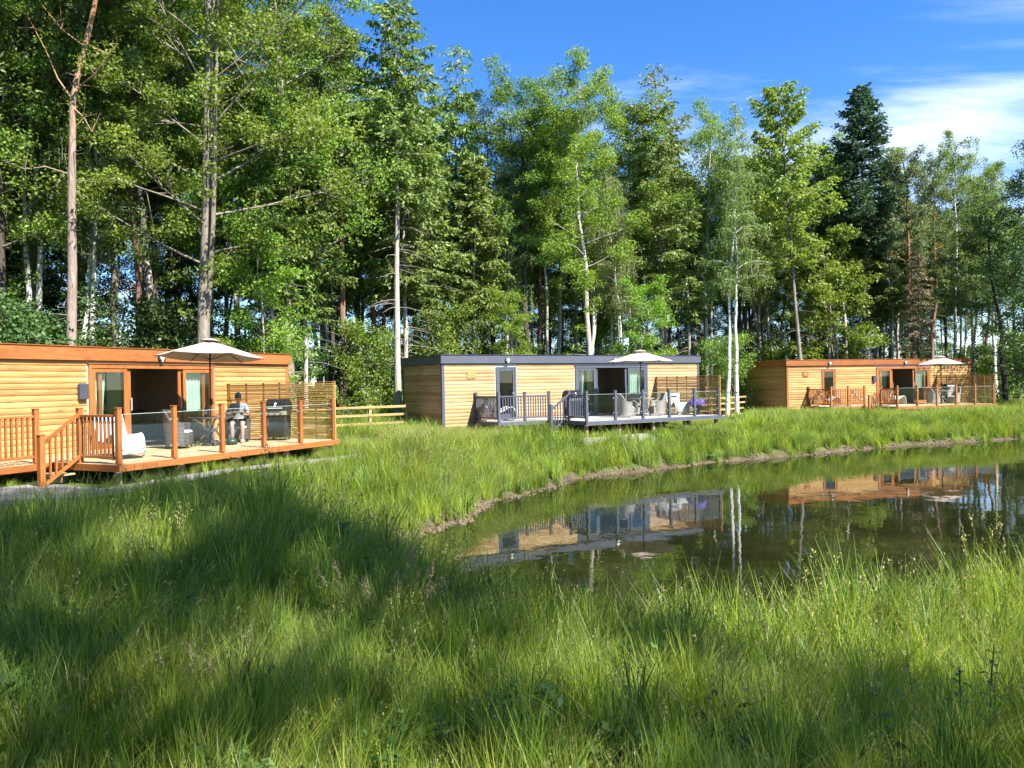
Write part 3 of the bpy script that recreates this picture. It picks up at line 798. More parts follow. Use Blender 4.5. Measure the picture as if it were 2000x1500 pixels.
    # glass panels with steel clips
    for a0, a1 in zip(front, front[1:]):
        pn = MB().box(a0 + pw2/2 + 0.03, a1 - pw2/2 - 0.03, -(B2 - 0.095), -(B2 - 0.085), dk + 0.08, dk + 1.0).build('glass_panel', MT['glass_rail'], root)
        ed = MB().box(a0 + pw2/2 + 0.03, a1 - pw2/2 - 0.03, -(B2 - 0.0955), -(B2 - 0.0845), dk + 1.0005, dk + 1.006).build('glass_edge', plainonce('gedge', (0.55, 0.66, 0.62), 0.25), pn)
        cl = MB()
        for x in (a0 + pw2/2 + 0.002, a1 - pw2/2 - 0.062):
            for z in (0.25, 0.82): cl.box(x, x + 0.06, -(B2 - 0.075), -(B2 - 0.105), dk + z, dk + z + 0.05, ch=0.005)
        cl.build('clip', MT['steel'], root)
    # steps in the notch, with a handrail on the outer side
    for k, (a0, a1, z) in enumerate(((A1 - 0.36, A1 - 0.035, dk - 0.20), (A1 - 0.72, A1 - 0.37, dk - 0.40))):
        st = MB().box(a0, a1, -2.78, -B1 - 0.045, z - 0.035, z, ch=0.005).build('step', pk, root)
        MB().box(a0 + 0.03, a0 + 0.055, -2.76, -B1 - 0.065, z - 0.17, z - 0.036).build('riser', MT['grey_dark'] if g else MT['rawpost'], st)
    gz = -0.34
    MB().box(3.17, 3.28, -2.90, -2.79, gz - 0.1, dk + 0.62, ch=0.006).build('newel_post', tz, root)
    MB().box(3.16, 3.29, -2.91, -2.78, dk + 0.622, dk + 0.645, ch=0.008).build('newel_cap', tz, root)
    def slope(z0, z1, th, w, nm):
        x0, x1 = 3.282, A1 + 0.008; m = MB(); y0, y1 = -2.845 - w, -2.845 + w
        v = [(x0, y0, dk + z0), (x1, y0, dk + z1), (x1, y1, dk + z1), (x0, y1, dk + z0), (x0, y0, dk + z0 + th), (x1, y0, dk + z1 + th), (x1, y1, dk + z1 + th), (x0, y1, dk + z0 + th)]
        m.add(v, [(0,3,2,1),(4,5,6,7),(0,1,5,4),(1,2,6,5),(2,3,7,6),(3,0,4,7)]); m.build(nm, tx, root)
    slope(0.44, 0.97, 0.07, 0.035, 'handrail'); slope(-0.40, 0.10, 0.07, 0.025, 'string')
    for i in range(1, 6):
        t = i / 6; x = 3.282 + (A1 - 3.274) * t; z0 = dk - 0.33 + 0.5 * t; z1 = dk + 0.45 + 0.53 * t
        MB().box(x - 0.02, x + 0.02, -2.865, -2.825, z0, z1, ch=0.003).build('baluster', tz, root)
    return root

def screen(F, red, label, grey_posts=False):
    """slatted screen from the wall to the front of the terrace at its right end"""
    dk = F.deck; root = empty('slatted_screen', mat=F.M, label=label, cat='screen', group='slatted privacy screens')
    mt = MT['slat_red'] if red else MT['slat']
    a = A2 - 0.09; h0, h1 = dk + 0.03, 2.05
    n = 27; st = (h1 - h0) / n
    me = MB().box(-0.011, 0.011, 0, 1.985, 0, st * 0.66, ch=0.002).mesh('slat'); me.materials.append(mt)
    for i in range(n):
        for y in (-B2 + 0.06, -2.0 + 0.005):
            o = link('slat', me, None, root); o.location = (a + 0.004 * math.sin(i * 2.3 + y), y, h0 + i * st + 0.003 * math.sin(i * 5.1)); o.scale.y = 0.985
    for b in (0.07, 0.75, 1.42, 2.02, 2.7, 3.35, B2 - 0.04):
        MB().box(a + 0.014, a + 0.05, -b - 0.024, -b + 0.024, dk, h1 + 0.01, ch=0.003).build('batten', mt, root)
    MB().box(a - 0.02, a + 0.052, -B2 + 0.04, -0.03, h1 + 0.012, h1 + 0.03, ch=0.003).build('top_rail', mt, root)
    return root

cab1 = cabin(F1, 'stain', 'golden log cabin with orange fascia at the left edge of the picture', room_common(F1, True))
cab2 = cabin(F2, 'grey', 'pale log cabin with dark grey roof edge and grey door frames', room_common(F2, False))
cab3 = cabin(F3, 'stain', 'farthest golden log cabin with orange fascia at the right end of the pond', room_common(F3, True))
dk1 = deck(F1, 'stain', 'orange stained timber deck with steps where the seated person is')
dk2 = deck(F2, 'grey', 'grey deck with grey railings and grey steps before the grey edged cabin')
dk3 = deck(F3, 'stain', 'orange stained timber deck of the farthest cabin at the right')
screen(F1, False, 'slatted wooden screen beside the black barbecue on the nearest deck')
screen(F2, True, 'reddish slatted wooden screen behind the purple flowers on the grey deck')
screen(F3, False, 'slatted wooden screen at the right end of the farthest deck')

# post and rail fences between the cabins
def fence(p0, p1, nb, label):
    p0 = Vector(p0); p1 = Vector(p1); d = p1 - p0; L = d.length; ang = math.atan2(d.y, d.x)
    gz = float(ground(np.array([(p0.x + p1.x)/2]), np.array([(p0.y + p1.y)/2]))[0])
    root = empty('post_and_rail_fence', (p0.x, p0.y, gz), ang, label, 'fence', 'wooden fences between the cabins')
    for i in range(nb + 1):
        x = L * i / nb
        MB().box(x - 0.055, x + 0.055, 0.022, 0.11, -0.3, 1.14, ch=0.006).build('fence_post', MT['rawpost'] if i == nb else MT['fence_wood'], root)
    for k, z in enumerate((0.05, 0.40, 0.74, 1.06)):
        MB().box(0, L, -0.02, 0.02, z - 0.045, z + 0.05, ch=0.004).build('fence_rail', MT['fence_wood'], root)
fence((-8.3, 28.9, 0), (-4.35, 31.6, 0), 3, 'four rail wooden fence between the nearest cabin and the grey edged one')
fence((8.2, 39.6, 0), (14.2, 46.4, 0), 4, 'short wooden fence glimpsed between the grey edged cabin and the farthest one')
# ------------------------------------------------------------------ trees
def unit(v): return v / np.maximum(np.linalg.norm(v, axis=-1, keepdims=True), 1e-9)
class Wood:
    """collects tapering tubes into one mesh"""
    def __init__(s): s.V = []; s.F = []; s.n = 0
    def tube(s, p, r, n=6):
        p = np.asarray(p, float); r = np.asarray(r, float) * np.ones(len(p))
        d = unit(np.gradient(p, axis=0)); ref = np.where(np.abs(d[:, 2:3]) > 0.9, np.array([[1.0, 0, 0]]), np.array([[0, 0, 1.0]]))
        a = unit(np.cross(d, ref)); b = np.cross(d, a)
        th = np.arange(n) * 2 * np.pi / n
        ring = p[:, None] + (a[:, None] * np.cos(th)[None, :, None] + b[:, None] * np.sin(th)[None, :, None]) * r[:, None, None]
        k = len(p); i = np.arange(k * n).reshape(k, n)
        q = np.stack([i[:-1], np.roll(i[:-1], -1, 1), np.roll(i[1:], -1, 1), i[1:]], -1).reshape(-1, 4)
        s.V.append(ring.reshape(-1, 3)); s.F.append(q + s.n); s.n += k * n
    def mesh(s, name, mat):
        me = mesh_np(name, np.vstack(s.V), np.vstack(s.F), True); me.materials.append(mat); return me
def leaves(rg, P, size, up=0.8, out=None, ratio=0.62, sag=0.0):
    """rhombic leaf faces at P"""
    n = len(P); nr = rg.normal(size=(n, 3)); nr[:, 2] += up
    if out is not None: nr = nr + out
    nr = unit(nr); t = rg.normal(size=(n, 3)); t[:, 2] -= sag; a = unit(t - nr * (t * nr).sum(1, keepdims=True)); b = np.cross(nr, a)
    s = (size * rg.uniform(0.65, 1.3, n))[:, None]
    v = np.stack([P - a * s * .5, P + b * s * .5 * ratio, P + a * s * .5, P - b * s * .5 * ratio], 1).reshape(-1, 3)
    return v, np.arange(n * 4).reshape(n, 4)
def sprays(rg, P, D, length, width):
    """narrow needle twigs from P along D"""
    n = len(P); D = unit(D); r = rg.normal(size=(n, 3)); b = unit(np.cross(D, r)); L = (length * rg.uniform(0.6, 1.35, n))[:, None]; w = width * rg.uniform(.7, 1.3, n)[:, None]
    v = np.stack([P, P + D * L * .45 + b * w, P + D * L, P + D * L * .45 - b * w], 1).reshape(-1, 3)
    return v, np.arange(n * 4).reshape(n, 4)
def trunk_path(rg, H, wob=0.15, lean=(0, 0), k=14, top=0.97):
    z = np.linspace(0, H * top, k); w = np.cumsum(rg.normal(size=(k, 2)) * wob, 0); w -= w[0]
    w = w * (z / H)[:, None] ** 0.5
    return np.stack([w[:, 0] + lean[0] * (z / H) ** 1.3, w[:, 1] + lean[1] * (z / H) ** 1.3, z], 1)
def at_h(p, z): return np.array([np.interp(z, p[:, 2], p[:, i]) for i in (0, 1, 2)])

def broadleaf(seed, H=18, cb=5, cr=4, r0=0.22, nb=26, nl=20000, ls=0.14, leaf='lf_green', bk='bark_grey', lean=(0, 0), wob=0.14, up0=0.35, forks=0, low=0.0, peak=0.42, flat=0.62, path=None):
    rg = np.random.default_rng(seed); W = Wood(); C = []
    tp = trunk_path(rg, H, wob, lean) if path is None else np.array(path, float)
    zz = tp[:, 2] / H
    W.tube(tp, r0 * (1 - zz * 0.93) ** 0.9 + 0.012 + 0.35 * r0 * np.exp(-tp[:, 2] / 0.35), 9)
    for k in range(forks):
        z0 = H * rg.uniform(0.12, 0.3); p0 = at_h(tp, z0); az = rg.uniform(0, 6.28); t = np.linspace(0, 1, 7)
        q = p0 + np.stack([np.cos(az) * t ** 0.6 * 0.9, np.sin(az) * t ** 0.6 * 0.9, t * (H * 0.6)], 1) + rg.normal(size=(7, 3)) * 0.07 * t[:, None]
        W.tube(q, r0 * 0.5 * (1 - t * 0.8), 6); C.append((q[-1], 0.9)); C.append((q[-2], 0.8))
    az = rg.uniform(0, 6.28)
    for i in range(nb):
        u = (i + rg.uniform(0, 1)) / nb; z = cb + (H * 0.97 - cb) * u
        az += 2.4 + rg.normal() * 0.35
        shp = np.sqrt(max(0.05, 1 - ((u - peak) / (0.72 if u > peak else 0.62)) ** 2)); Lb = cr * shp * rg.uniform(0.62, 1.12)
        el = up0 + 0.75 * u + rg.normal() * 0.16
        p0 = at_h(tp, z * 0.985); t = np.linspace(0, 1, 6)[:, None]
        dr = np.array([np.cos(az) * np.cos(el), np.sin(az) * np.cos(el), np.sin(el)])
        bend = np.array([0, 0, rg.uniform(-0.25, 0.22)])
        q = p0 + dr * Lb * t + bend * Lb * t ** 2 + np.cumsum(rg.normal(size=(6, 3)), 0) * 0.05 * Lb * 0.35 * t
        rb = max(0.016, r0 * 0.25 * (1 - u * 0.7)); W.tube(q, rb * (1 - t[:, 0] * 0.85), 5)
        C.append((q[-1], 0.55 + 0.06 * Lb))
        for j in range(int(4 + Lb * 1.3)):
            s = rg.uniform(0.28, 1.0); b0 = np.array([np.interp(s, t[:, 0], q[:, c]) for c in range(3)])
            d2 = unit(dr + rg.normal(size=3) * 0.75 + np.array([0, 0, 0.1])); l2 = Lb * rg.uniform(0.18, 0.42)
            t2 = np.linspace(0, 1, 3)[:, None]; q2 = b0 + d2 * l2 * t2 + np.array([0, 0, -0.08]) * l2 * t2 ** 2
            W.tube(q2, rb * 0.35 * (1 - t2[:, 0] * 0.8) + 0.003, 3)
            C.append((q2[-1], rg.uniform(0.34, 0.66))); 
            if rg.uniform() < 0.6: C.append((q2[1], rg.uniform(0.25, 0.45)))
    if low > 0:                                    # small leafy shoots down the bole
        for k in range(int(low * 10)):
            z = rg.uniform(0.1, 1) * cb; a = rg.uniform(0, 6.28); p0 = at_h(tp, z); L0 = rg.uniform(0.5, 1.4)
            e = p0 + np.array([np.cos(a) * L0, np.sin(a) * L0, rg.uniform(0, 0.5)]); W.tube(np.stack([p0, e]), [0.012, 0.004], 3); C.append((e, rg.uniform(.3, .5)))
    cc = np.array([c for c, _ in C]); rr = np.array([r for _, r in C])
    pick = rg.choice(len(C), nl, p=rr ** 2 / (rr ** 2).sum())
    off = rg.normal(size=(nl, 3)); off = unit(off) * rg.uniform(0, 1, (nl, 1)) ** 0.5 * rr[pick][:, None] * np.array([1, 1, flat])
    P = cc[pick] + off
    v, f = leaves(rg, P, ls, 0.7, unit(off) * 0.5)
    crown = mesh_np('crown', v, f); crown.materials.append(MT[leaf])
    return W.mesh('trunk', MT[bk]), crown

def conifer(seed, H=20, cb=8, cr=2.2, r0=0.17, per=5, gap=0.42, nl=20000, leaf='nd_spruce', bk='bark_pale', droop=0.35, upt=0.15, taper=0.8, dead=20, sl=0.24, sw=0.026, lean=(0, 0), hang=0.7, side=0.9, gaps=0.15, deadtop=0.0, rise=0.1, thin_top=0.0, top=0.985):
    rg = np.random.default_rng(seed); W = Wood(); tp = trunk_path(rg, H, 0.05, lean, 12, 0.995)
    zz = tp[:, 2] / H; W.tube(tp, r0 * (1 - zz * 0.95) + 0.008 + 0.3 * r0 * np.exp(-tp[:, 2] / 0.3), 8)
    PP = []; DD = []; WW = []
    z = cb; az = rg.uniform(0, 6.28)
    while z < H * top:
        u = (z - cb) / (H - cb)
        for k in range(per):
            if rg.uniform() < gaps: continue
            az += 6.283 / per + rg.normal() * 0.25
            Lb = (cr * (1 - u) ** taper * (0.55 + 0.45 * min(1, u * 5)) + 0.14) * rg.uniform(0.6, 1.15)
            t = np.linspace(0, 1, 7); zofs = rg.uniform(-.2, .2)
            h = rise * Lb * t - droop * Lb * t ** 1.5 + upt * Lb * t ** 3 + (0.45 * u) * Lb * t
            q = at_h(tp, min(z + zofs, H * .99)) + np.stack([np.cos(az) * Lb * t, np.sin(az) * Lb * t, h], 1)
            W.tube(q, max(0.006, 0.022 * Lb ** 0.7) * (1 - t * 0.85), 4)
            m = int(26 * Lb) + 6
            if u > 1 - deadtop: m = int(m * 0.15)
            m = int(m * (1 - thin_top * u))
            s = rg.uniform(0.12, 1, m); pos = np.stack([np.interp(s, t, q[:, c]) for c in range(3)], 1)
            fw = np.array([np.cos(az), np.sin(az), -0.1]); sd = np.array([-np.sin(az), np.cos(az), 0])
            sg = rg.choice([-1, 1], m)[:, None] * side
            d = fw * rg.uniform(0.3, 1.0, (m, 1)) + sd * sg * rg.uniform(0.4, 1.1, (m, 1)) + np.array([0, 0, -1]) * hang * rg.uniform(0.1, 1.0, (m, 1))
            # each twig carries several needle tufts along its length
            tw = (Lb * 0.30 * (1 - s * 0.55) + 0.10) * rg.uniform(.6, 1.2, m); d = unit(d)
            for f in (0.0, 0.33, 0.66, 1.0):
                PP.append(pos + d * (tw * f)[:, None] + rg.normal(size=(m, 3)) * 0.03); DD.append(d + rg.normal(size=(m, 3)) * 0.35); WW.append(np.ones(m))
        z += gap * (1 - 0.45 * u) * rg.uniform(0.8, 1.2)
    for k in range(dead):                           # bare dead branches under the crown
        zd = rg.uniform(0.18 * H, cb + 0.8); a = rg.uniform(0, 6.28); Lb = rg.uniform(0.3, 1.5) * min(1.4, cr * 0.6); t = np.linspace(0, 1, 5)
        q = at_h(tp, zd) + np.stack([np.cos(a) * Lb * t, np.sin(a) * Lb * t, -0.3 * Lb * t ** 1.5 + 0.15 * t], 1) + rg.normal(size=(5, 3)) * 0.03 * t[:, None]
        W.tube(q, 0.013 * (1 - t * 0.8) + 0.002, 3)
        for j in range(3):
            b0 = q[rg.integers(2, 5)]; W.tube(np.stack([b0, b0 + rg.normal(size=3) * 0.16 + np.array([0, 0, -0.10])]), [0.005, 0.002], 3)
    P = np.vstack(PP); D = np.vstack(DD)
    if len(P) > nl: k = rg.choice(len(P), nl, replace=False); P = P[k]; D = D[k]
    v, f = sprays(rg, P, D, sl, sw * 2)
    crown = mesh_np('crown', v, f); crown.materials.append(MT[leaf])
    return W.mesh('trunk', MT[bk]), crown

def scots(seed, H=18, cb=12, cr=2.6, r0=0.19, nb=20, nl=18000, leaf='nd_pine', bk='bark_pine', path=None, stubs=26, extra=(), ex_leaf=True):
    rg = np.random.default_rng(seed); W = Wood(); tp = trunk_path(rg, H, 0.09, (0, 0), 14) if path is None else np.array(path, float)
    zz = tp[:, 2] / H; W.tube(tp, r0 * (1 - zz * 0.86) + 0.3 * r0 * np.exp(-tp[:, 2] / 0.3), 10)
    C = []; az = rg.uniform(0, 6.28)
    for i in range(nb):
        u = (i + .5) / nb; z = cb + (H * .97 - cb) * u; az += 2.4 + rg.normal() * .3
        Lb = cr * np.sqrt(max(.1, 1 - ((u - .45) / .62) ** 2)) * rg.uniform(.6, 1.1); el = 0.1 + 0.8 * u + rg.normal() * .15
        t = np.linspace(0, 1, 6)[:, None]; dr = np.array([np.cos(az) * np.cos(el), np.sin(az) * np.cos(el), np.sin(el)])
        q = at_h(tp, z) + dr * Lb * t + np.array([0, 0, .18]) * Lb * t ** 2 + np.cumsum(rg.normal(size=(6, 3)), 0) * .05 * t
        W.tube(q, max(.015, r0 * .3 * (1 - u * .6)) * (1 - t[:, 0] * .8), 5)
        for j in range(int(5 + 4 * Lb)):
            s = rg.uniform(.35, 1); b0 = np.array([np.interp(s, t[:, 0], q[:, c]) for c in range(3)]); e = b0 + unit(dr + rg.normal(size=3) * .8 + [0, 0, .3]) * rg.uniform(.2, .6)
            W.tube(np.stack([b0, e]), [.01, .004], 3); C.append(e)
        C.append(q[-1])
    for k in range(stubs):                          # snapped dead twigs on the bole
        z = rg.uniform(.1, 1) * cb; a = rg.uniform(0, 6.28); L0 = rg.uniform(.15, .8); p0 = at_h(tp, z)
        W.tube(np.stack([p0, p0 + np.array([np.cos(a) * L0, np.sin(a) * L0, rg.uniform(-.15, .25)])]), [.016, .004], 4)
    for e in extra:
        e = np.array(e, float); W.tube(e, np.linspace(.034, .008, len(e)), 5)
        for j in range(5):
            b0 = e[rg.integers(len(e) // 2, len(e))]; W.tube(np.stack([b0, b0 + rg.normal(size=3) * .3 + [0, 0, .15]]), [.012, .003], 3)
    C = np.array(C); pk = rg.choice(len(C), nl); D = rg.normal(size=(nl, 3)); D[:, 2] += .35; D = unit(D)
    P = C[pk] + D * rg.uniform(.0, .28, (nl, 1))
    v, f = sprays(rg, P, D + rg.normal(size=(nl, 3)) * .25, .20, .026)
    crown = mesh_np('crown', v, f); crown.materials.append(MT[leaf])
    return W.mesh('trunk', MT[bk]), crown

def birch(seed, H=18, cb=5, cr=2.6, r0=0.13, nb=26, nl=20000, ls=0.095, leaf='lf_birch', bk='bark_birch', lean=(0, 0), twin=None, bare=2):
    rg = np.random.default_rng(seed); W = Wood(); C = []
    tps = [trunk_path(rg, H, .10, lean, 14)]
    if twin: tps.append(trunk_path(rg, H * .82, .10, twin, 12) + np.array([.45, -.3, 0]))
    for tp in tps:
        h = tp[-1, 2]; zz = tp[:, 2] / h; W.tube(tp, r0 * (1 - zz * .94) + .006, 8)
        az = rg.uniform(0, 6.28)
        for i in range(nb):
            u = (i + rg.uniform(0, 1)) / nb; z = cb + (h - cb) * u; az += 2.4 + rg.normal() * .4
            Lb = cr * (0.95 * np.sqrt(max(.06, 1 - ((u - .4) / .66) ** 2))) * rg.uniform(.55, 1.1); el = .75 + .35 * u
            t = np.linspace(0, 1, 6)[:, None]; dr = np.array([np.cos(az) * np.cos(el), np.sin(az) * np.cos(el), np.sin(el)])
            q = at_h(tp, z) + dr * Lb * t + np.array([np.cos(az) * .35, np.sin(az) * .35, -.55]) * Lb * t ** 2.2
            W.tube(q, max(.010, r0 * .26 * (1 - u * .5)) * (1 - t[:, 0] * .85), 4)
            for j in range(int(6 + 4 * Lb)):
                s = rg.uniform(.3, 1); b0 = np.array([np.interp(s, t[:, 0], q[:, c]) for c in range(3)])
                o = rg.normal(size=3) * .25; dl = rg.uniform(.4, 1.3)
                e = b0 + np.array([o[0], o[1], -dl * .8]); m = b0 + np.array([o[0] * .8, o[1] * .8, -.1 * dl]); W.tube(np.stack([b0, m, e]), [.005, .004, .002], 3)
                C.append((b0, m, e))
    A = np.array(C); pk = rg.choice(len(A), nl); s = rg.uniform(0, 1, (nl, 1))
    P = np.where(s < .4, A[pk, 0] + (A[pk, 1] - A[pk, 0]) * s / .4, A[pk, 1] + (A[pk, 2] - A[pk, 1]) * (s - .4) / .6) + rg.normal(size=(nl, 3)) * .11
    v, f = leaves(rg, P, ls, .3, None, .72, .6)
    crown = mesh_np('crown', v, f); crown.materials.append(MT[leaf])
    return W.mesh('trunk', MT[bk]), crown

def sh_gz(x, y): return float(ground(np.array([x]), np.array([y]))[0])
def put(kind, name, x, y, rz=0, s=1.0, label=None, cat='tree', group=None, sink=0.08, tilt=(0, 0), sz=None):
    o = empty(name, (x, y, sh_gz(x, y) - sink), 0, label, cat, group)
    o.rotation_euler = (tilt[0], tilt[1], rz); o.scale = (s, s, sz or s)
    tr = bpy.data.objects.new('trunk', kind[0]); COL.objects.link(tr); tr.parent = o
    cr = bpy.data.objects.new('crown', kind[1]); COL.objects.link(cr); cr.parent = o
    return o
def bear(px, Y): return px_ray(px, 747)[0] * Y      # east offset of a compass bearing read off the photograph

# ---- prototypes
K = {}
K['alder'] = broadleaf(1, 23, 6.0, 5.6, .24, 42, 60000, .125, 'lf_green', 'bark_grey', (0.9, 0.2), .10, .30, 1, 1.2)
K['ash'] = broadleaf(2, 19, 6.0, 4.2, .2, 34, 30000, .118, 'lf_green', 'bark_grey', (0, 0), .14, .2, 0, 1)
K['oak'] = broadleaf(3, 19, 8.5, 3.5, .19, 30, 30000, .112, 'lf_oak', 'bark_dark', (.2, 0), .12, .25, 0, .8, .5)
K['sycamore'] = broadleaf(4, 19, 7.5, 3.5, .17, 32, 30000, .125, 'lf_bright', 'bark_pale', (.3, 0), .12, .2, 0, 1.2, .5)
K['lime'] = broadleaf(5, 17, 8.0, 3.0, .14, 28, 24000, .112, 'lf_green', 'bark_grey', (0, .2), .14, .25, 1, 1.5)
K['dense'] = broadleaf(6, 13, 1.5, 3.6, .16, 34, 28000, .125, 'lf_dark', 'bark_dark', (0, 0), .14, .15, 0, 1)
K['sapling'] = broadleaf(7, 8.5, 1.4, 2.0, .06, 22, 13000, .125, 'lf_bright', 'bark_pale', (.2, 0), .10, .2, 0, .6)
K['maple'] = broadleaf(8, 9.5, 1.0, 2.9, .08, 26, 17000, .17, 'lf_green', 'bark_grey', (0, 0), .12, .1, 1, .5)
K['bush'] = broadleaf(9, 3.6, 0.25, 1.9, .05, 20, 10000, .10, 'lf_green', 'bark_grey', (0, 0), .06, .3, 2, 0)
K['bush_dark'] = broadleaf(10, 3.0, 0.2, 2.0, .05, 20, 10000, .11, 'lf_dark', 'bark_dark', (0, 0), .06, .3, 2, 0)
K['spruce'] = conifer(11, 20, 10.5, 2.7, .17, 5, .44, 19000, 'nd_spruce', 'bark_pale', .45, .25, .55, 34, thin_top=.55, gaps=.28, hang=.9)
K['spruce_low'] = conifer(12, 15, 6.0, 2.3, .13, 5, .46, 19000, 'nd_spruce', 'bark_pale', .5, .25, .6, 24, gaps=.25, hang=.9)
K['conifer_top'] = conifer(13, 22, 7.5, 2.9, .17, 4, .50, 17000, 'nd_spruce', 'bark_grey', .45, .15, .45, 24, deadtop=.20, gaps=.30, hang=1.0)
K['fir_dark'] = conifer(14, 22, 11.0, 2.9, .17, 6, .45, 26000, 'nd_dark', 'bark_dark', .30, .30, .62, 16, hang=.35)
K['larch'] = conifer(15, 20.5, 9.5, 3.0, .15, 5, .62, 19000, 'nd_larch', 'bark_grey', .15, .12, .42, 12, sl=.20, sw=.03, lean=(-1.1, 0), hang=1.0, gaps=.42, rise=.25)
K['pine'] = scots(16, 18.2, 11.5, 2.3, .19, 22, 20000, 'nd_pine', 'bark_pine_red')
K['pine_old'] = scots(17, 16.5, 8.5, 2.2, .17, 22, 15000, 'nd_pine', 'bark_pine_red', stubs=44)
K['birch'] = birch(18, 18, 7.0, 2.1, .125, 28, 18000, lean=(.7, 0), twin=(.4, .3))
K['birch_wide'] = birch(19, 19.2, 7.5, 3.0, .13, 32, 22000, lean=(.1, 0))
K['dead_spruce'] = conifer(20, 13, 5.0, 1.7, .10, 5, .5, 5200, 'nd_brown', 'bark_dark', .55, .1, .7, 30, sw=.018)
K['slim'] = broadleaf(22, 18, 9.5, 2.5, .12, 26, 17000, .112, 'lf_green', 'bark_pale', (.3, 0), .10, .3, 0, .5)
# the kinked pine behind the nearest cabin
kp = [(0, 0, 0), (.02, 0, 2), (.03, .05, 4), (.10, .05, 6), (.14, 0, 8), (.20, 0, 10), (.24, 0, 11.3), (.34, .05, 12.1), (.62, .1, 13.2), (.92, .1, 14.4), (1.16, .1, 15.6), (1.25, .1, 17), (1.3, .1, 18.8), (1.3, .1, 21)]
ex = [[(.28, 0, 11.5), (.7, -.2, 11.9), (1.2, -.4, 12.1), (1.7, -.5, 12.7), (2.0, -.5, 13.0)], [(.26, 0, 11.4), (-.3, .1, 12.2), (-.7, .2, 13.1), (-1.1, .2, 13.9)], [(.24, 0, 11.2), (.7, -.2, 10.8), (1.0, -.3, 10.3)],
      [(.16, 0, 9.0), (-.5, -.3, 9.2), (-1.1, -.4, 9.1), (-1.6, -.5, 9.3)], [(.62, .1, 13.2), (.1, -.3, 13.6), (-.4, -.5, 14.3)]]
K['pine_kinked'] = scots(21, 21, 16.5, 3.2, .185, 24, 20000, 'nd_pine', 'bark_pine', path=kp, stubs=34, extra=ex)

# ---- the trees one can tell apart along the edge of the wood
put(K['pine_kinked'], 'scots_pine', bear(138, 25), 25, 0, 1, 'tall pale trunked pine bending right near its top, behind the nearest cabin')
put(K['alder'], 'leafy_tree', bear(392, 27.5), 27.5, 0, 1, 'large leafy green tree with leaning grey trunk above the nearest parasol')
put(K['ash'], 'leafy_tree', bear(-30, 27), 27, 1.0, 1.05, 'leafy tree filling the top left corner behind the nearest cabin')
put(K['pine'], 'scots_pine', bear(667, 36), 36, .3, 1, 'slender red barked pine standing left of the grey trunked spruce')
put(K['spruce'], 'spruce_tree', bear(776, 35), 35, 0, 1.0, 'tall spruce with bare pale trunk and the highest tip against the sky')
put(K['spruce_low'], 'spruce_tree', bear(793, 38), 38, 2, 1.12, 'second pale trunk close behind the tallest spruce')
put(K['conifer_top'], 'conifer_tree', bear(892, 45), 45, 0, 1, 'conifer with a dead brown spike top rising above its neighbours')
put(K['oak'], 'leafy_tree', bear(1035, 44), 44, .6, 1, 'dark green leafy tree behind the middle of the grey edged cabin')
put(K['sycamore'], 'leafy_tree', bear(1152, 42), 42, .2, 1, 'bright green leafy tree tallest behind the grey edged cabin')
put(K['birch'], 'birch_tree', bear(1226, 43.5), 43.5, 2.6, .82, 'white stemmed birch behind the middle parasol')
put(K['conifer_top'], 'conifer_tree', bear(1296, 46), 46, 2.0, .97, 'conifer with thin pointed top right of the bright green tree')
put(K['birch'], 'birch_tree', bear(1419, 43), 43, .2, 1.0, 'twin white stemmed birch between the two right hand cabins')
put(K['larch'], 'larch_tree', bear(1566, 47), 47, 0, 1, 'light yellow green larch with a leaning trunk behind the farthest cabin')
put(K['fir_dark'], 'fir_tree', bear(1690, 52), 52, .4, 1, 'dark conical fir standing highest behind the farthest cabin')
put(K['pine_old'], 'scots_pine', bear(1781, 51), 51, 1, 1.02, 'red trunked pine behind the farthest cabin near its parasol')
put(K['dead_spruce'], 'dead_conifer', bear(1795, 49), 49, 1, .8, 'dead brown conifer beside the red trunked pine')
put(K['birch_wide'], 'birch_tree', bear(1862, 53), 53, .2, 1, 'white trunked birch rising behind the farthest parasol')
put(K['birch_wide'], 'birch_tree', bear(1945, 57), 57, 2.4, .95, 'pale green weeping birch at the right edge of the wood')
put(K['dense'], 'leafy_tree', bear(1965, 49), 49, .6, 1.0, 'dark leafy tree at the right edge past the farthest screen')
put(K['dense'], 'leafy_tree', bear(2060, 47), 47, 2.0, 1.15, 'dark leafy tree cut by the right edge of the picture')
put(K['lime'], 'leafy_tree', bear(226, 31), 31, 1.3, 1.05, 'dark trunked leafy tree between the kinked pine and the leaning grey trunk')
put(K['spruce_low'], 'spruce_tree', bear(530, 31), 31, .8, .95, 'spruce with a straight pale trunk behind the right end of the nearest cabin')
put(K['spruce_low'], 'spruce_tree', bear(597, 32.5), 32.5, 1.9, .86, 'yellow green spruce nearest the gap right of the nearest cabin')
put(K['pine_old'], 'scots_pine', bear(1049, 47), 47, 2.2, 1.05, 'dark red pine trunk standing behind the grey edged cabin roof')
put(K['maple'], 'young_maple', bear(1645, 49.5), 49.5, .5, 1.15, 'broad leafy maple rising behind the farthest cabin roof')
put(K['sapling'], 'young_tree', bear(1000, 40), 40, .5, .78, 'bright yellow green sapling showing above the grey edged roof')
put(K['sapling'], 'young_tree', bear(1252, 41.5), 41.5, 2.5, .85, 'bright green young tree behind the middle parasol')
put(K['sapling'], 'young_tree', bear(512, 29), 29, 1.2, .9, 'bright sapling behind the right end of the nearest parasol')
put(K['bush'], 'leafy_shrub', bear(715, 35.5), 35.5, 0, 1.1, 'rounded green shrub behind the four rail fence', 'shrub')
put(K['bush'], 'leafy_shrub', bear(885, 40), 40, 1.3, 1.35, 'green shrub behind the left part of the grey edged roof', 'shrub')
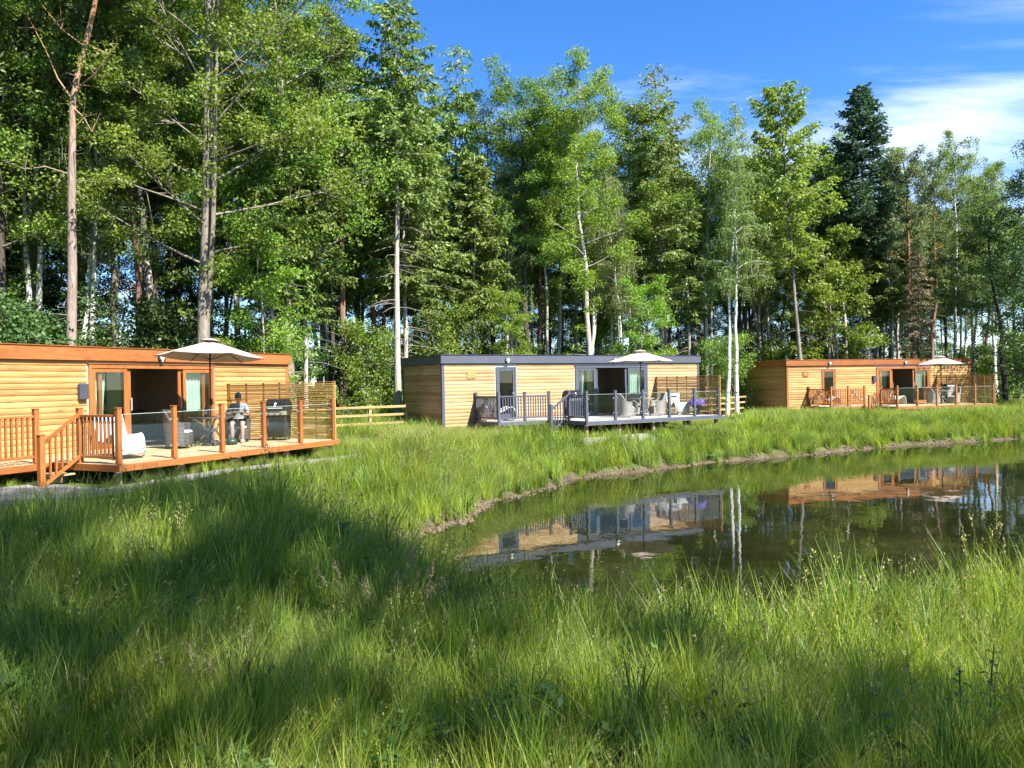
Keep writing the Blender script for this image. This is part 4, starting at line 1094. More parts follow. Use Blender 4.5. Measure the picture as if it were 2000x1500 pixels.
put(K['bush'], 'leafy_shrub', bear(1425, 47), 47, 2.3, 1.1, 'green shrub behind the short far fence', 'shrub')
put(K['bush_dark'], 'leafy_shrub', bear(50, 26), 26, .3, 1.35, 'dark shrub behind the roof at the left edge', 'shrub')
put(K['bush_dark'], 'leafy_shrub', bear(300, 29), 29, 1.3, 1.35, 'dark shrub behind the roof between the grey trunks', 'shrub')
put(K['spruce_low'], 'spruce_tree', bear(640, 39), 39, 3.0, 1.1, 'spruce behind the slender red barked pine')

put(K['oak'], 'leafy_tree', bear(962, 46), 46, 2.6, .96, 'dark leafy tree between the dead topped conifer and the middle of the wood')
put(K['sycamore'], 'leafy_tree', bear(1092, 47), 47, 3.6, .95, 'leafy green tree just left of the bright green one')
put(K['lime'], 'leafy_tree', bear(1238, 47), 47, .6, 1.12, 'leafy tree filling the canopy right of the bright green one')
put(K['spruce_low'], 'spruce_tree', bear(1345, 50), 50, .6, 1.08, 'drooping spruce left of the twin birch')
put(K['lime'], 'leafy_tree', bear(1485, 52), 52, 3.3, 1.0, 'leafy tree between the twin birch and the larch')
put(K['lime'], 'leafy_tree', bear(1620, 54), 54, 4.0, 1.05, 'leafy tree between the larch and the dark fir')
put(K['spruce_low'], 'spruce_tree', bear(1745, 55), 55, 4.4, 1.12, 'drooping spruce right of the dark fir')
put(K['pine_old'], 'scots_pine', bear(1820, 56), 56, 3.4, 1.08, 'round headed pine between the dark fir and the far birch')
put(K['ash'], 'leafy_tree', bear(565, 31.5), 31.5, 2.9, 1.16, 'leafy tree whose crown meets open sky right of the leaning grey trunk')
put(K['alder'], 'leafy_tree', bear(85, 31), 31, 3.9, 1.0, 'tall leafy tree behind the kinked pine')
put(K['sycamore'], 'leafy_tree', bear(300, 32), 32, 1.9, 1.1, 'bright leafy tree behind the kinked pine and the leaning grey trunk')
put(K['slim'], 'leafy_tree', bear(1378, 50), 50, 1.1, 1.08, 'slim pale trunked leafy tree just left of the twin birch')
put(K['slim'], 'leafy_tree', bear(1655, 55), 55, 2.2, 1.05, 'slim pale trunked leafy tree left of the dark fir')
put(K['birch'], 'birch_tree', bear(1515, 54), 54, 2.2, 1.0, 'thin birch left of the larch crown')
put(K['slim'], 'leafy_tree', bear(1905, 58), 58, 3.2, 1.0, 'slim pale trunked leafy tree between the two far birches')
# ---- the depth of the wood: trees that nothing tells apart
edge = np.array([(-30, 19), (-19, 23.5), (-14, 28), (-10, 33), (-5, 38), (0, 41.5), (6, 45), (12, 48.5), (18, 52), (26, 55), (34, 57), (46, 60)], float)
mixes = [('lime', 'leafy_tree', 'tree', 'slim leafy tree in the wood'), ('spruce_low', 'spruce_tree', 'tree', 'spruce in the wood'), ('oak', 'leafy_tree', 'tree', 'slim leafy tree in the wood'),
         ('pine_old', 'scots_pine', 'tree', 'pine trunk in the wood'), ('spruce', 'spruce_tree', 'tree', 'spruce in the wood'), ('slim', 'leafy_tree', 'tree', 'slim leafy tree in the wood'), ('slim', 'leafy_tree', 'tree', 'slim leafy tree in the wood'), ('birch', 'birch_tree', 'tree', 'thin birch in the wood')]
grp = {'leafy_tree': 'leafy trees in the wood', 'spruce_tree': 'spruces in the wood', 'scots_pine': 'pines in the wood', 'birch_tree': 'birches in the wood', 'leafy_shrub': 'shrubs along the wood floor'}
rg = np.random.default_rng(77)
seg = np.r_[0, np.cumsum(np.linalg.norm(np.diff(edge, axis=0), axis=1))]
taken = []
RX = [300, 640, 800, 1080, 1380, 1480, 1700]
REG = [(w_, 0) for w_ in ('behind the nearest cabin, left part', 'behind the nearest cabin, right part', 'behind the four rail fence', 'behind the grey edged cabin, left half', 'behind the grey edged cabin, right half', 'in the gap before the farthest cabin', 'behind the farthest cabin, left half', 'at the right edge')]
def edge_pt(s, off):
    p = np.array([np.interp(s, seg, edge[:, 0]), np.interp(s, seg, edge[:, 1])]); q = np.array([np.interp(s + .5, seg, edge[:, 0]), np.interp(s + .5, seg, edge[:, 1])])
    d = (q - p) / max(1e-6, np.linalg.norm(q - p)); return p + np.array([-d[1], d[0]]) * off
for row, (off, step) in enumerate(((2.2, 2.5), (5.0, 2.6), (8.0, 2.9), (11.5, 3.4))):
    s = rg.uniform(0, step)
    while s < seg[-1] - 1:
        p = edge_pt(s, off + rg.normal() * .7)
        if all((p[0] - a) ** 2 + (p[1] - b) ** 2 > 1.6 ** 2 for a, b in taken):
            taken.append(tuple(p))
            k, nm, ct, lb = mixes[rg.integers(len(mixes))]
            hgt = {'lime': 17, 'spruce_low': 15, 'oak': 19, 'pine_old': 16.5, 'spruce': 20, 'slim': 18, 'birch': 18}[k]
            want = np.interp(p[0], [-25, -12, -6, 0, 8, 20, 40], [21, 21, 16.5, 16.5, 17.5, 18.3, 17.0]) * rg.uniform(.84, 1.06)
            b_ = 1000 + 1500 * p[0] / p[1]; wh, wd = REG[int(np.searchsorted(RX, b_))]
            put(K[k], nm, p[0], p[1], rg.uniform(0, 6.28), want / hgt, lb + (' ' if row < 2 else ', far back, ') + wh, ct, grp[nm] + ' ' + wh)
        s += step * rg.uniform(.75, 1.25)
s = 0.5
while s < seg[-1] - 1:
    p = edge_pt(s, rg.uniform(1.0, 9.0)); 
    put(K['bush_dark' if rg.uniform() < .55 else 'bush'], 'leafy_shrub', p[0], p[1], rg.uniform(0, 6.28), rg.uniform(.75, 1.35), 'low shrub on the wood floor ' + REG[int(np.searchsorted(RX, 1000 + 1500 * p[0] / p[1]))][0], 'shrub', grp['leafy_shrub'] + ' ' + REG[int(np.searchsorted(RX, 1000 + 1500 * p[0] / p[1]))][0]); s += rg.uniform(1.4, 2.6)
# ---- the far side of the wood: dense low trees that close the gaps
for off, step in ((15.0, 3.4), (19.5, 4.2)):
    s = rg.uniform(0, step)
    while s < seg[-1] - 1:
        p = edge_pt(s, off + rg.normal() * .8); wh = REG[int(np.searchsorted(RX, 1000 + 1500 * p[0] / p[1]))][0]
        put(K['dense'], 'leafy_tree', p[0], p[1], rg.uniform(0, 6.28), rg.uniform(.75, 1.0), 'low dark tree at the back of the wood, ' + wh, 'tree', 'dark trees at the back of the wood, ' + wh); s += step * rg.uniform(.8, 1.2)
put(K['dense'], 'leafy_tree', bear(-60, 33), 33, 1, 1.1, 'dark leafy tree at the far left behind the nearest cabin')
# ---- trees beside the viewer shade the near bank; those behind are added against sky light
put(K['oak'], 'leafy_tree', 7.5, 1.5, .4, 1.1, 'tall leafy tree right of the viewer shading the bank', group='shade trees beside the viewer')
put(K['oak'], 'leafy_tree', 5.6, 0.4, 2.4, 1.12, 'tall leafy tree right of the viewer shading the bank', group='shade trees beside the viewer')
put(K['lime'], 'leafy_tree', 3.6, -2.5, 2.0, 1.1, 'tall leafy tree right of the viewer shading the bank', group='shade trees beside the viewer')
for k_, (x_, y_) in enumerate(((-13, -7), (-9.5, -9), (-6, -7.5), (-2.5, -9.5), (1.5, -8.5), (5.5, -10), (9.5, -9), (-16, -3), (14, -8))):  # unseen, added to block sky light and deepen the bank's shade
    put(K['dense'], 'leafy_tree', x_, y_, k_ * 1.3, 1.3 + .05 * (k_ % 3), 'dark leafy tree of the unseen wood added behind the viewer', group='unseen wood added behind the viewer')
# ------------------------------------------------------------------ grasses
MT['gr_fresh'] = leafmat('gr_fresh', [(0.160, 0.215, 0.024), (0.290, 0.365, 0.042), (0.460, 0.520, 0.100)], 0.52, 0.45, .30, .55, .4)
MT['gr_cool'] = leafmat('gr_cool', [(0.082, 0.130, 0.022), (0.150, 0.220, 0.038), (0.250, 0.310, 0.075)], 0.44, 0.42, .30, .55, .4)
MT['gr_straw'] = leafmat('gr_straw', [(0.24, 0.22, 0.085), (0.36, 0.32, 0.145), (0.46, 0.41, 0.23)], 0.35, 0.6, .2, .8, .2)
MT['gr_head'] = leafmat('gr_head', [(0.25, 0.18, 0.115), (0.36, 0.27, 0.18), (0.46, 0.37, 0.26)], 0.3, 0.7, .2, .8, .2)
MT['weed'] = leafmat('weed', [(0.045, 0.100, 0.020), (0.075, 0.145, 0.028), (0.115, 0.190, 0.040)], 0.35, 0.5, .25, .6, .3)
MT['reed'] = leafmat('reed', [(0.075, 0.145, 0.055), (0.115, 0.200, 0.075), (0.170, 0.260, 0.100)], 0.35, 0.45, .1, .6, .4)
MT['reed_shaded'] = leafmat('reed_shaded', [(0.020, 0.034, 0.014), (0.032, 0.050, 0.020), (0.050, 0.075, 0.030)], 0.25, 0.45, .1, .6, .4)  # reed green darkened in the colour itself, for the clump in shade
def blades(rg, n, h0, h1, spread, w, bend, wind=(0, 0), seg=4, stiff=1.8):
    b = rg.normal(size=(n, 2)) * spread; az = rg.uniform(0, 6.283, n); h = rg.uniform(h0, h1, n)
    d = np.stack([np.cos(az), np.sin(az)], 1) * (bend * rg.uniform(.2, 1.3, n))[:, None] + np.array(wind) * rg.uniform(.5, 1.3, n)[:, None]
    face = az + np.pi / 2 + rg.normal(size=n) * .6; s = np.stack([np.cos(face), np.sin(face), np.zeros(n)], 1)
    V = []; wv = rg.uniform(.55, 1.5, n)
    t = np.linspace(0, 1, seg + 1)
    for i, u in enumerate(t):
        c = np.stack([b[:, 0] + d[:, 0] * h * u ** stiff, b[:, 1] + d[:, 1] * h * u ** stiff, h * (u - 0.32 * (d ** 2).sum(1) * u ** 2.6)], 1)
        ww = ((w * wv) * (1 - u ** 1.6) + .0006)[:, None]
        V += [c - s * ww, c + s * ww]
    V = np.stack(V, 1); m = 2 * (seg + 1)
    f = np.array([[2*i, 2*i+1, 2*i+3, 2*i+2] for i in range(seg)])
    F = (np.arange(n)[:, None, None] * m + f[None]).reshape(-1, 4)
    tip = np.stack([(V[:, -1] + V[:, -2]) / 2, ], 1)[:, 0]
    return V.reshape(-1, 3), F, tip, np.concatenate([d, np.zeros((n, 1))], 1)
TUFT = bpy.data.collections.new('tuft_sources')
def tuft(name, parts):
    """parts: list of (verts, faces, material)"""
    V = []; F = []; MI = []; n = 0; mats = []
    for v, f, m in parts:
        V.append(v); F.append(f + n); n += len(v)
        if m not in mats: mats.append(m)
        MI.append(np.full(len(f), mats.index(m), np.int32))
    me = mesh_np(name, np.vstack(V), np.vstack(F), True)
    for m in mats: me.materials.append(MT[m])
    me.polygons.foreach_set('material_index', np.concatenate(MI)); me.update()
    o = bpy.data.objects.new(name, me); TUFT.objects.link(o); return o
def heads(rg, tip, d, n, size, droop=.25, spread=.05, L=.14):
    """seed heads: little rhombs strung along the last part of each stalk"""
    k = np.repeat(np.arange(len(tip)), n); u = rg.uniform(-1, 0.15, len(k))[:, None]
    dirn = unit(d[k] * .8 + np.array([0, 0, 1.0]))
    P = tip[k] + dirn * u * L + rg.normal(size=(len(k), 3)) * spread * np.array([1, 1, .6])
    v, f = sprays(rg, P, dirn + rg.normal(size=(len(k), 3)) * .4, size, size * .22); return v, f
rg = np.random.default_rng(5)
for i in range(4):
    a = blades(rg, 40, .42, .86, .085, .0046, .42 + .08 * i, (0.10, 0.02)); b = blades(rg, 5, .3, .7, .10, .003, .55); tuft('tuft_a%d' % i, [(a[0], a[1], 'gr_fresh' if i % 2 == 0 else 'gr_cool'), (b[0], b[1], 'gr_straw' if i in (1, 3) else 'gr_fresh')])
for i in range(2):   # 4,5 wind-laid, with straw
    a = blades(rg, 46, .5, .9, .09, .0032, .35, (.55, -.1)); b = blades(rg, 12, .5, .9, .09, .0022, .3, (.55, -.1)); h = heads(rg, b[2], b[3], 8, .024, spread=.012)
    tuft('tuft_b%d' % i, [(a[0], a[1], 'gr_fresh'), (b[0], b[1], 'gr_straw'), (h[0], h[1], 'gr_straw')])
for i in range(2):   # 6,7 flowering stalks
    a = blades(rg, 26, .35, .7, .08, .0034, .45, (.1, 0)); b = blades(rg, 11, .78, 1.12, .07, .0016, .28, (.12, 0)); h = heads(rg, b[2], b[3], 14, .026, spread=.007 + .006 * i, L=.12)
    tuft('tuft_c%d' % i, [(a[0], a[1], 'gr_cool'), (b[0], b[1], 'gr_fresh'), (h[0], h[1], 'gr_straw')])
for i in range(2):   # 8,9 short turf
    a = blades(rg, 70, .08, .24, .13, .003, .55, seg=3); tuft('tuft_d%d' % i, [(a[0], a[1], 'gr_fresh' if i else 'gr_cool')])
for i in range(2):   # 10,11 leafy weeds
    P = []; st = blades(rg, 9, .3, .7, .10, .004, .4)
    for k in range(9):
        for j in range(9):
            u = rg.uniform(.25, 1); P.append(st[2][k] * u + rg.normal(size=3) * .05)
    v, f = leaves(rg, np.array(P), .11, .8, None, .55); tuft('tuft_e%d' % i, [(st[0], st[1], 'weed'), (v, f, 'weed')])
for i in range(2):   # 12,13 upright lush sedge
    a = blades(rg, 44, .5, 1.0, .075, .0062, .25, (.03, 0), stiff=2.2); tuft('tuft_f%d' % i, [(a[0], a[1], 'gr_cool' if i else 'gr_fresh')])

def instancer(name, P, idx, rot, scl, label, cat=None):
    me = bpy.data.meshes.new(name); me.vertices.add(len(P)); me.vertices.foreach_set('co', np.asarray(P, np.float32).ravel())
    for nm, ty, dat in (('idx', 'INT', idx.astype(np.int32)), ('rot', 'FLOAT_VECTOR', rot.astype(np.float32)), ('scl', 'FLOAT_VECTOR', scl.astype(np.float32))):
        at = me.attributes.new(nm, ty, 'POINT'); at.data.foreach_set('vector' if ty == 'FLOAT_VECTOR' else 'value', dat.ravel())
    me.update(); o = link(name, me); tag(o, label, None, None, 'stuff')
    g = bpy.data.node_groups.new(name + '_nodes', 'GeometryNodeTree')
    g.interface.new_socket('Geometry', in_out='INPUT', socket_type='NodeSocketGeometry'); g.interface.new_socket('Geometry', in_out='OUTPUT', socket_type='NodeSocketGeometry')
    gi = g.nodes.new('NodeGroupInput'); go = g.nodes.new('NodeGroupOutput'); ip = g.nodes.new('GeometryNodeInstanceOnPoints'); ci = g.nodes.new('GeometryNodeCollectionInfo')
    ci.inputs['Collection'].default_value = TUFT; ci.inputs['Separate Children'].default_value = True; ci.inputs['Reset Children'].default_value = True
    ip.inputs['Pick Instance'].default_value = True
    def attr(n, ty):
        a = g.nodes.new('GeometryNodeInputNamedAttribute'); a.data_type = ty; a.inputs['Name'].default_value = n; return a.outputs[0]
    g.links.new(gi.outputs[0], ip.inputs['Points']); g.links.new(ci.outputs[0], ip.inputs['Instance'])
    g.links.new(attr('idx', 'INT'), ip.inputs['Instance Index']); g.links.new(attr('rot', 'FLOAT_VECTOR'), ip.inputs['Rotation']); g.links.new(attr('scl', 'FLOAT_VECTOR'), ip.inputs['Scale'])
    g.links.new(ip.outputs[0], go.inputs[0])
    md = o.modifiers.new('tufts', 'NODES'); md.node_group = g
    return o
order = sorted(o.name for o in TUFT.objects)
TI = {n: i for i, n in enumerate(order)}
rg = np.random.default_rng(31)
NC = 250000
X = rg.uniform(-18, 34, NC); Y = 1.9 + (62 - 1.9) * rg.uniform(0, 1, NC) ** 1.55
# candidate density falls with distance; keep what the viewer (or one a step aside) could see
keep = np.abs(X) < .72 * Y + 2.2
X = X[keep]; Y = Y[keep]
dens_c = NC / 52.0 * (1 / 1.55) * ((Y - 1.9) / 60.1) ** (1 / 1.55 - 1) / 60.1
SD = pond_sd(X, Y); Z = ground(X, Y)
solid = np.zeros(len(X), bool); near_deck = np.zeros(len(X), bool)
for F in FR:
    dx = X - F.o.x; dy = Y - F.o.y; a = dx * F.u.x + dy * F.u.y; b = dx * F.n.x + dy * F.n.y
    solid |= (a > -.1) & (a < 13.7) & (b > -4.1) & (b < .1)
    solid |= (a > A0 - .1) & (a < A2 + .1) & (b > -.1) & (b < B1 + .05); solid |= (a > A1 - .8) & (a < A2 + .1) & (b > -.1) & (b < B2 - .25)
    near_deck |= (a > -1.5) & (a < 14) & (b > -.1) & (b < 4.7)
pd = np.full(len(X), 9.0)
for p, q in [(c_[i], c_[i + 1]) for c_ in pcs for i in range(len(c_) - 1)]:
    d = q - p; t = np.clip(((X - p[0]) * d[0] + (Y - p[1]) * d[1]) / (d @ d), 0, 1); pd = np.minimum(pd, np.hypot(X - p[0] - t * d[0], Y - p[1] - t * d[1]))
bedm = np.zeros(len(X), bool)
for P in BEDS: bedm |= in_poly(P, X, Y)
edge_y = np.interp(X, edge[:, 0], edge[:, 1]); wood_m = Y > edge_y - 4.0
nz = vnoise(X, Y, 1.6, 4); nz2 = vnoise(X, Y, 4.0, 7)
nearz = (Y < 13) & (SD > .05) & ((Y < 9) | (X < -.5) | (X > 4))
want = np.where(Y < 4.5, 85, np.where(Y < 8, 62, np.where(Y < 14, 42, np.where(Y < 24, 34, 26)))).astype(float)
want = np.where(wood_m, 7, want)
want = np.where(SD < .45, want * np.clip((SD + .05) / .4, 0, 1) ** np.where(Y > 14, .8 + .9 * (nz > .1), .5), want)
want[(SD < -.02) | solid | (pd < .50) | bedm] = 0
want = np.where((pd < .75) & (want > 0), want * .6, want)
acc = rg.uniform(0, 1, len(X)) < want / np.maximum(dens_c, 1e-6)
X, Y, Z, SD, nz, nz2, pd, near_deck, wood_m = [q[acc] for q in (X, Y, Z, SD, nz, nz2, pd, near_deck, wood_m)]
n = len(X); u = rg.uniform(0, 1, n)
straw = np.exp(-(((X + 2.6) / 2.6) ** 2 + ((Y - 22) / 4.2) ** 2)) * .9 + .12 + .12 * nz
pick = np.where(u < .72, rg.integers(0, 4, n), np.where(u < .90, rg.integers(12, 14, n), np.where(u < .99, rg.integers(4, 6, n), rg.integers(6, 8, n))))
pick = np.where((rg.uniform(0, 1, n) < straw * .7) & (Y > 14), rg.integers(4, 6, n), pick)
pick = np.where((nz2 > .35) & (rg.uniform(0, 1, n) < .5), rg.integers(12, 14, n), pick)
pick = np.where((SD < 2.2) & (Y > 14) & (rg.uniform(0, 1, n) < .6), rg.integers(12, 14, n), pick)
pick = np.where((Y < 4.6) & (rg.uniform(0, 1, n) < .5), rg.integers(8, 10, n), pick)
pick = np.where(rg.uniform(0, 1, n) < .035, rg.integers(10, 12, n), pick)
pick = np.where(wood_m, np.where(rg.uniform(0, 1, n) < .8, rg.integers(10, 12, n), rg.integers(0, 4, n)), pick)
sc = rg.uniform(.72, 1.12, n) * np.interp(Y, [2, 3.5, 5.5, 8, 14, 17, 60], [.42, .56, .74, .95, .95, .86, .76]) * (1 + .16 * nz)
sc = np.where(near_deck & (Y > 12), sc * np.where(pd < 1.1, .42, .55), sc)
sc = np.where(SD < .8, sc * np.where(Y > 14, .90, 1.15), sc); sc = sc * np.where((Y > 6.2) & (Y < 12) & (SD < 2.2), 1.15, 1)
_a = (X - F1.o.x) * F1.u.x + (Y - F1.o.y) * F1.u.y; _b = (X - F1.o.x) * F1.n.x + (Y - F1.o.y) * F1.n.y
sc = np.where((_b > 0) & (_b < 6.8) & (_a < 9.8) & ~near_deck, sc * .34, sc)
sc = np.where(np.isin(pick, (8, 9)), np.maximum(sc, .8), sc); sc = np.where(wood_m, rg.uniform(.8, 1.5, n), sc)
sc = sc * np.where((X < -3.4) & (Y > 9.5) & (Y < 17), np.where(X < -6, .55, .72), 1)
rot = np.stack([rg.normal(size=n) * .07, rg.normal(size=n) * .07, np.where(np.isin(pick, (4, 5)), rg.normal(size=n) * .6, rg.uniform(0, 6.283, n))], 1)
widen = np.interp(Y, [5, 12, 25, 50], [1.0, 1.15, 1.6, 2.1])
scl = np.stack([sc * widen, sc * widen, sc], 1)
P = np.stack([X, Y, Z - .01], 1)
remap = np.array([TI[nm] for nm in ['tuft_a0', 'tuft_a1', 'tuft_a2', 'tuft_a3', 'tuft_b0', 'tuft_b1', 'tuft_c0', 'tuft_c1', 'tuft_d0', 'tuft_d1', 'tuft_e0', 'tuft_e1', 'tuft_f0', 'tuft_f1']])
pick = remap[pick]
m1 = (Y < 13.5) & ~wood_m; m2 = (Y >= 13.5) & ~wood_m
instancer('near_meadow_grass', P[m1], pick[m1], rot[m1], scl[m1], 'long shaded meadow grass on the near bank')
instancer('far_bank_grass', P[m2], pick[m2], rot[m2], scl[m2], 'sunlit long grass on the far bank of the pond')
instancer('wood_undergrowth', P[wood_m], pick[wood_m], rot[wood_m], scl[wood_m], 'low leafy undergrowth on the wood floor')
print('tufts', m1.sum(), m2.sum(), wood_m.sum())

# ------------------------------------------------------------------ plants one can pick out by the water
def reed_clump(name, x, y, n, h0, h1, w, mat, label, bend=.22, wind=(.12, 0)):
    rg = np.random.default_rng(int(abs(x * 100)) + 3); root = empty(name, (x, y, sh_gz(x, y) - .03), 0, label, 'reed')
    for k in range(n):
        v, f, t, d = blades(rg, 1, h0, h1, .07, w, bend, wind, 6, 2.2)
        v = v + np.array([*(rg.normal(size=2) * .09), 0]); me = mesh_np('leaf', v, f, True); link('leaf', me, MT[mat], root)
reed_clump('bulrush_clump', -1.62, 18.45, 16, .7, 1.25, .016, 'reed', 'upright bluish green bulrush clump at the sunlit far waterline')
reed_clump('bulrush_clump', -1.22, 18.9, 12, .5, .95, .015, 'reed', 'shorter bulrush clump just right of the taller one at the far waterline')
reed_clump('bulrush_clump', -2.1, 12.15, 11, .95, 1.5, .017, 'reed_shaded', 'dark leaning bulrush leaves in shade on the near left shore', .3, (.35, 0))
def stalk_plant(name, x, y, h, pairs, leaf_l, leaf_w, mat, label, bend=.05, base=.12, taper=.6, droop=.15, spire=True):
    rg = np.random.default_rng(int(abs(x * 37 + y * 11)) + 1); root = empty(name, (x, y, sh_gz(x, y) - .03), rg.uniform(0, 6), label, 'plant')
    t = np.linspace(0, 1, 6); q = np.stack([bend * t ** 2 * h, 0 * t, h * t], 1); W = Wood(); W.tube(q, .006 * (1 - t * .7) + .0015, 5)
    link('stem', W.mesh('stem', MT[mat]), None, root)
    for k in range(pairs):
        u = base + (1 - base) * (k + .3) / pairs; L = leaf_l * (1 - taper * u) * rg.uniform(.85, 1.1); wd = leaf_w * (1 - taper * u); az0 = k * 1.57 + rg.normal() * .2
        for s in (0, math.pi):
            az = az0 + s; c = np.array([bend * u ** 2 * h, 0, u * h]); g = []
            for i in range(6):
                a = i / 5; r = L * a; wq = wd * math.sin(math.pi * min(1, a * .93 + .06)) ** .8 * .5 + .0008; z = .62 * r - droop * 4 * r * a
                p = c + np.array([math.cos(az) * r, math.sin(az) * r, z]); sd = np.array([-math.sin(az), math.cos(az), 0]) * wq
                g.append([tuple(p - sd + [0, 0, wq * .3]), tuple(p), tuple(p + sd + [0, 0, wq * .3])])
            MB().sheet(g).build('leaf', MT[mat], root, True)
sp = bear(1868, 4.55)
stalk_plant('broad_leaved_plant', sp, 4.55, .62, 9, .15, .055, 'weed', 'upright plant with paired oval leaves at the bottom right')
stalk_plant('broad_leaved_plant', bear(1918, 4.35), 4.35, .78, 11, .12, .045, 'weed', 'taller darker leafy stalk at the bottom right edge')
for px_, Y_, h_, lb in ((1545, 8.5, 1.45, 'tallest leafy stalk standing against the pond right of centre'), (1568, 8.3, 1.2, 'leafy stalk close beside the tallest one against the pond'), (1612, 8.8, 1.25, 'slim leafy stalk between two others against the pond'), (1664, 8.7, 1.4, 'rightmost tall leafy stalk standing against the pond'), (1392, 8.2, .95, 'reddish leafy stalk standing against the pond near the centre')):
    stalk_plant('waterside_plant', bear(px_, Y_), Y_, h_, 17, .15, .028, 'weed', lb, .06, .1, .45, .1)
# arching plume grass
def plume(x, y, n, label, k0=1.0):
    rg = np.random.default_rng(9); root = empty('plume_grass', (x, y, sh_gz(x, y) - .03), 0, label, 'grass')
    for k in range(n):
        v, f, tip, d = blades(rg, 1, .75 * k0, 1.05 * k0, .12, .003, .25, (.28 if k % 3 else -.3, .05), 7, 2.4); h = heads(rg, tip, d, 60, .022, spread=.010, L=.15 * k0)
        me = mesh_np('stalk', v, f, True); st = link('stalk', me, MT['gr_straw'], root); hm = mesh_np('seed_head', h[0], h[1]); link('seed_head', hm, MT['gr_straw'] if k0 < 1 else MT['gr_head'], st)
plume(bear(765, 6.7), 6.7, 22, 'clump of arching brown plumed grass in the near meadow')
plume(bear(432, 4.3), 4.3, 9, 'pale bent grass stalks at the bottom left', .5)

# ------------------------------------------------------------------ flecks afloat on the pond
rg = np.random.default_rng(8)
fx = np.r_[rg.normal(-.6, 1.2, 420), rg.uniform(0, 24, 130), rg.normal(3.5, 2.0, 60)]; fy = np.r_[rg.normal(17, 2.0, 420), rg.uniform(9, 34, 130), rg.normal(10.5, 1.2, 60)]
ok = pond_sd(fx, fy) < -.1; fx = fx[ok]; fy = fy[ok]; n = len(fx)
P = np.stack([fx, fy, np.full(n, .004)], 1); az = rg.uniform(0, 6.28, n); a = np.stack([np.cos(az), np.sin(az), 0 * az], 1); b = np.stack([-np.sin(az), np.cos(az), 0 * az], 1); sz = rg.uniform(.012, .045, n)[:, None]
v = np.stack([P - a * sz, P + b * sz * .6, P + a * sz, P - b * sz * .6], 1).reshape(-1, 3)
tag(link('floating_leaves', mesh_np('floating_leaves', v, np.arange(4 * n).reshape(n, 4)), MT['weed']), 'scattered flecks of leaf and pollen afloat on the pond', kind='stuff')

# ------------------------------------------------------------------ clods and pebbles along the waterline
rg = np.random.default_rng(21)
ti = rg.integers(0, len(POND), 2600); tt = rg.uniform(0, 1, (2600, 1)); Q = POND[ti] * (1 - tt) + np.roll(POND, -1, 0)[ti] * tt + rg.normal(size=(2600, 2)) * .17
ok = (Q[:, 1] > 12) & (np.abs(Q[:, 0]) < .72 * Q[:, 1] + 2); Q = Q[ok]; gz = ground(Q[:, 0], Q[:, 1]); ok = (gz > -.03) & (gz < .26); Q = Q[ok]; gz = gz[ok]; n = len(Q)
base = np.array([(1, 0, 0), (-1, 0, 0), (0, 1, 0), (0, -1, 0), (0, 0, 1), (0, 0, -1)], float); tri = np.array([(0, 2, 4), (2, 1, 4), (1, 3, 4), (3, 0, 4), (2, 0, 5), (1, 2, 5), (3, 1, 5), (0, 3, 5)])
sz = (rg.uniform(.02, .075, n) * rg.uniform(.6, 1.3, n))[:, None, None] * rg.uniform(.6, 1.3, (n, 6, 1)) * np.array([1, 1, .7])
az = rg.uniform(0, 6.28, n); ca, sa = np.cos(az)[:, None], np.sin(az)[:, None]; bb = base[None] * sz
V = np.stack([bb[..., 0] * ca - bb[..., 1] * sa + Q[:, :1], bb[..., 0] * sa + bb[..., 1] * ca + Q[:, 1:], bb[..., 2] + gz[:, None] + .01], -1).reshape(-1, 3)
F_ = (np.arange(n)[:, None, None] * 6 + tri[None]).reshape(-1, 3)
MT['clod'] = plain('clod', (0.13, 0.095, 0.06), 0.95, var=.5, scale=3, kind='Generated')
tag(link('bank_clods', mesh_np('bank_clods', V, F_), MT['clod']), 'loose clods and pebbles along the muddy waterline', kind='stuff')
# ------------------------------------------------------------------ furniture on the decks
def on_deck(F, a, b, ang, name, label, cat, group=None, h=0.0):
    """thing standing on a deck; its front looks along -y turned by ang"""
    M4 = F.M @ Matrix.Translation((a, -b, F.deck + 0.0012 + h)) @ Matrix.Rotation(R(ang), 4, 'Z')
    return empty(name, mat=M4, label=label, cat=cat, group=group)

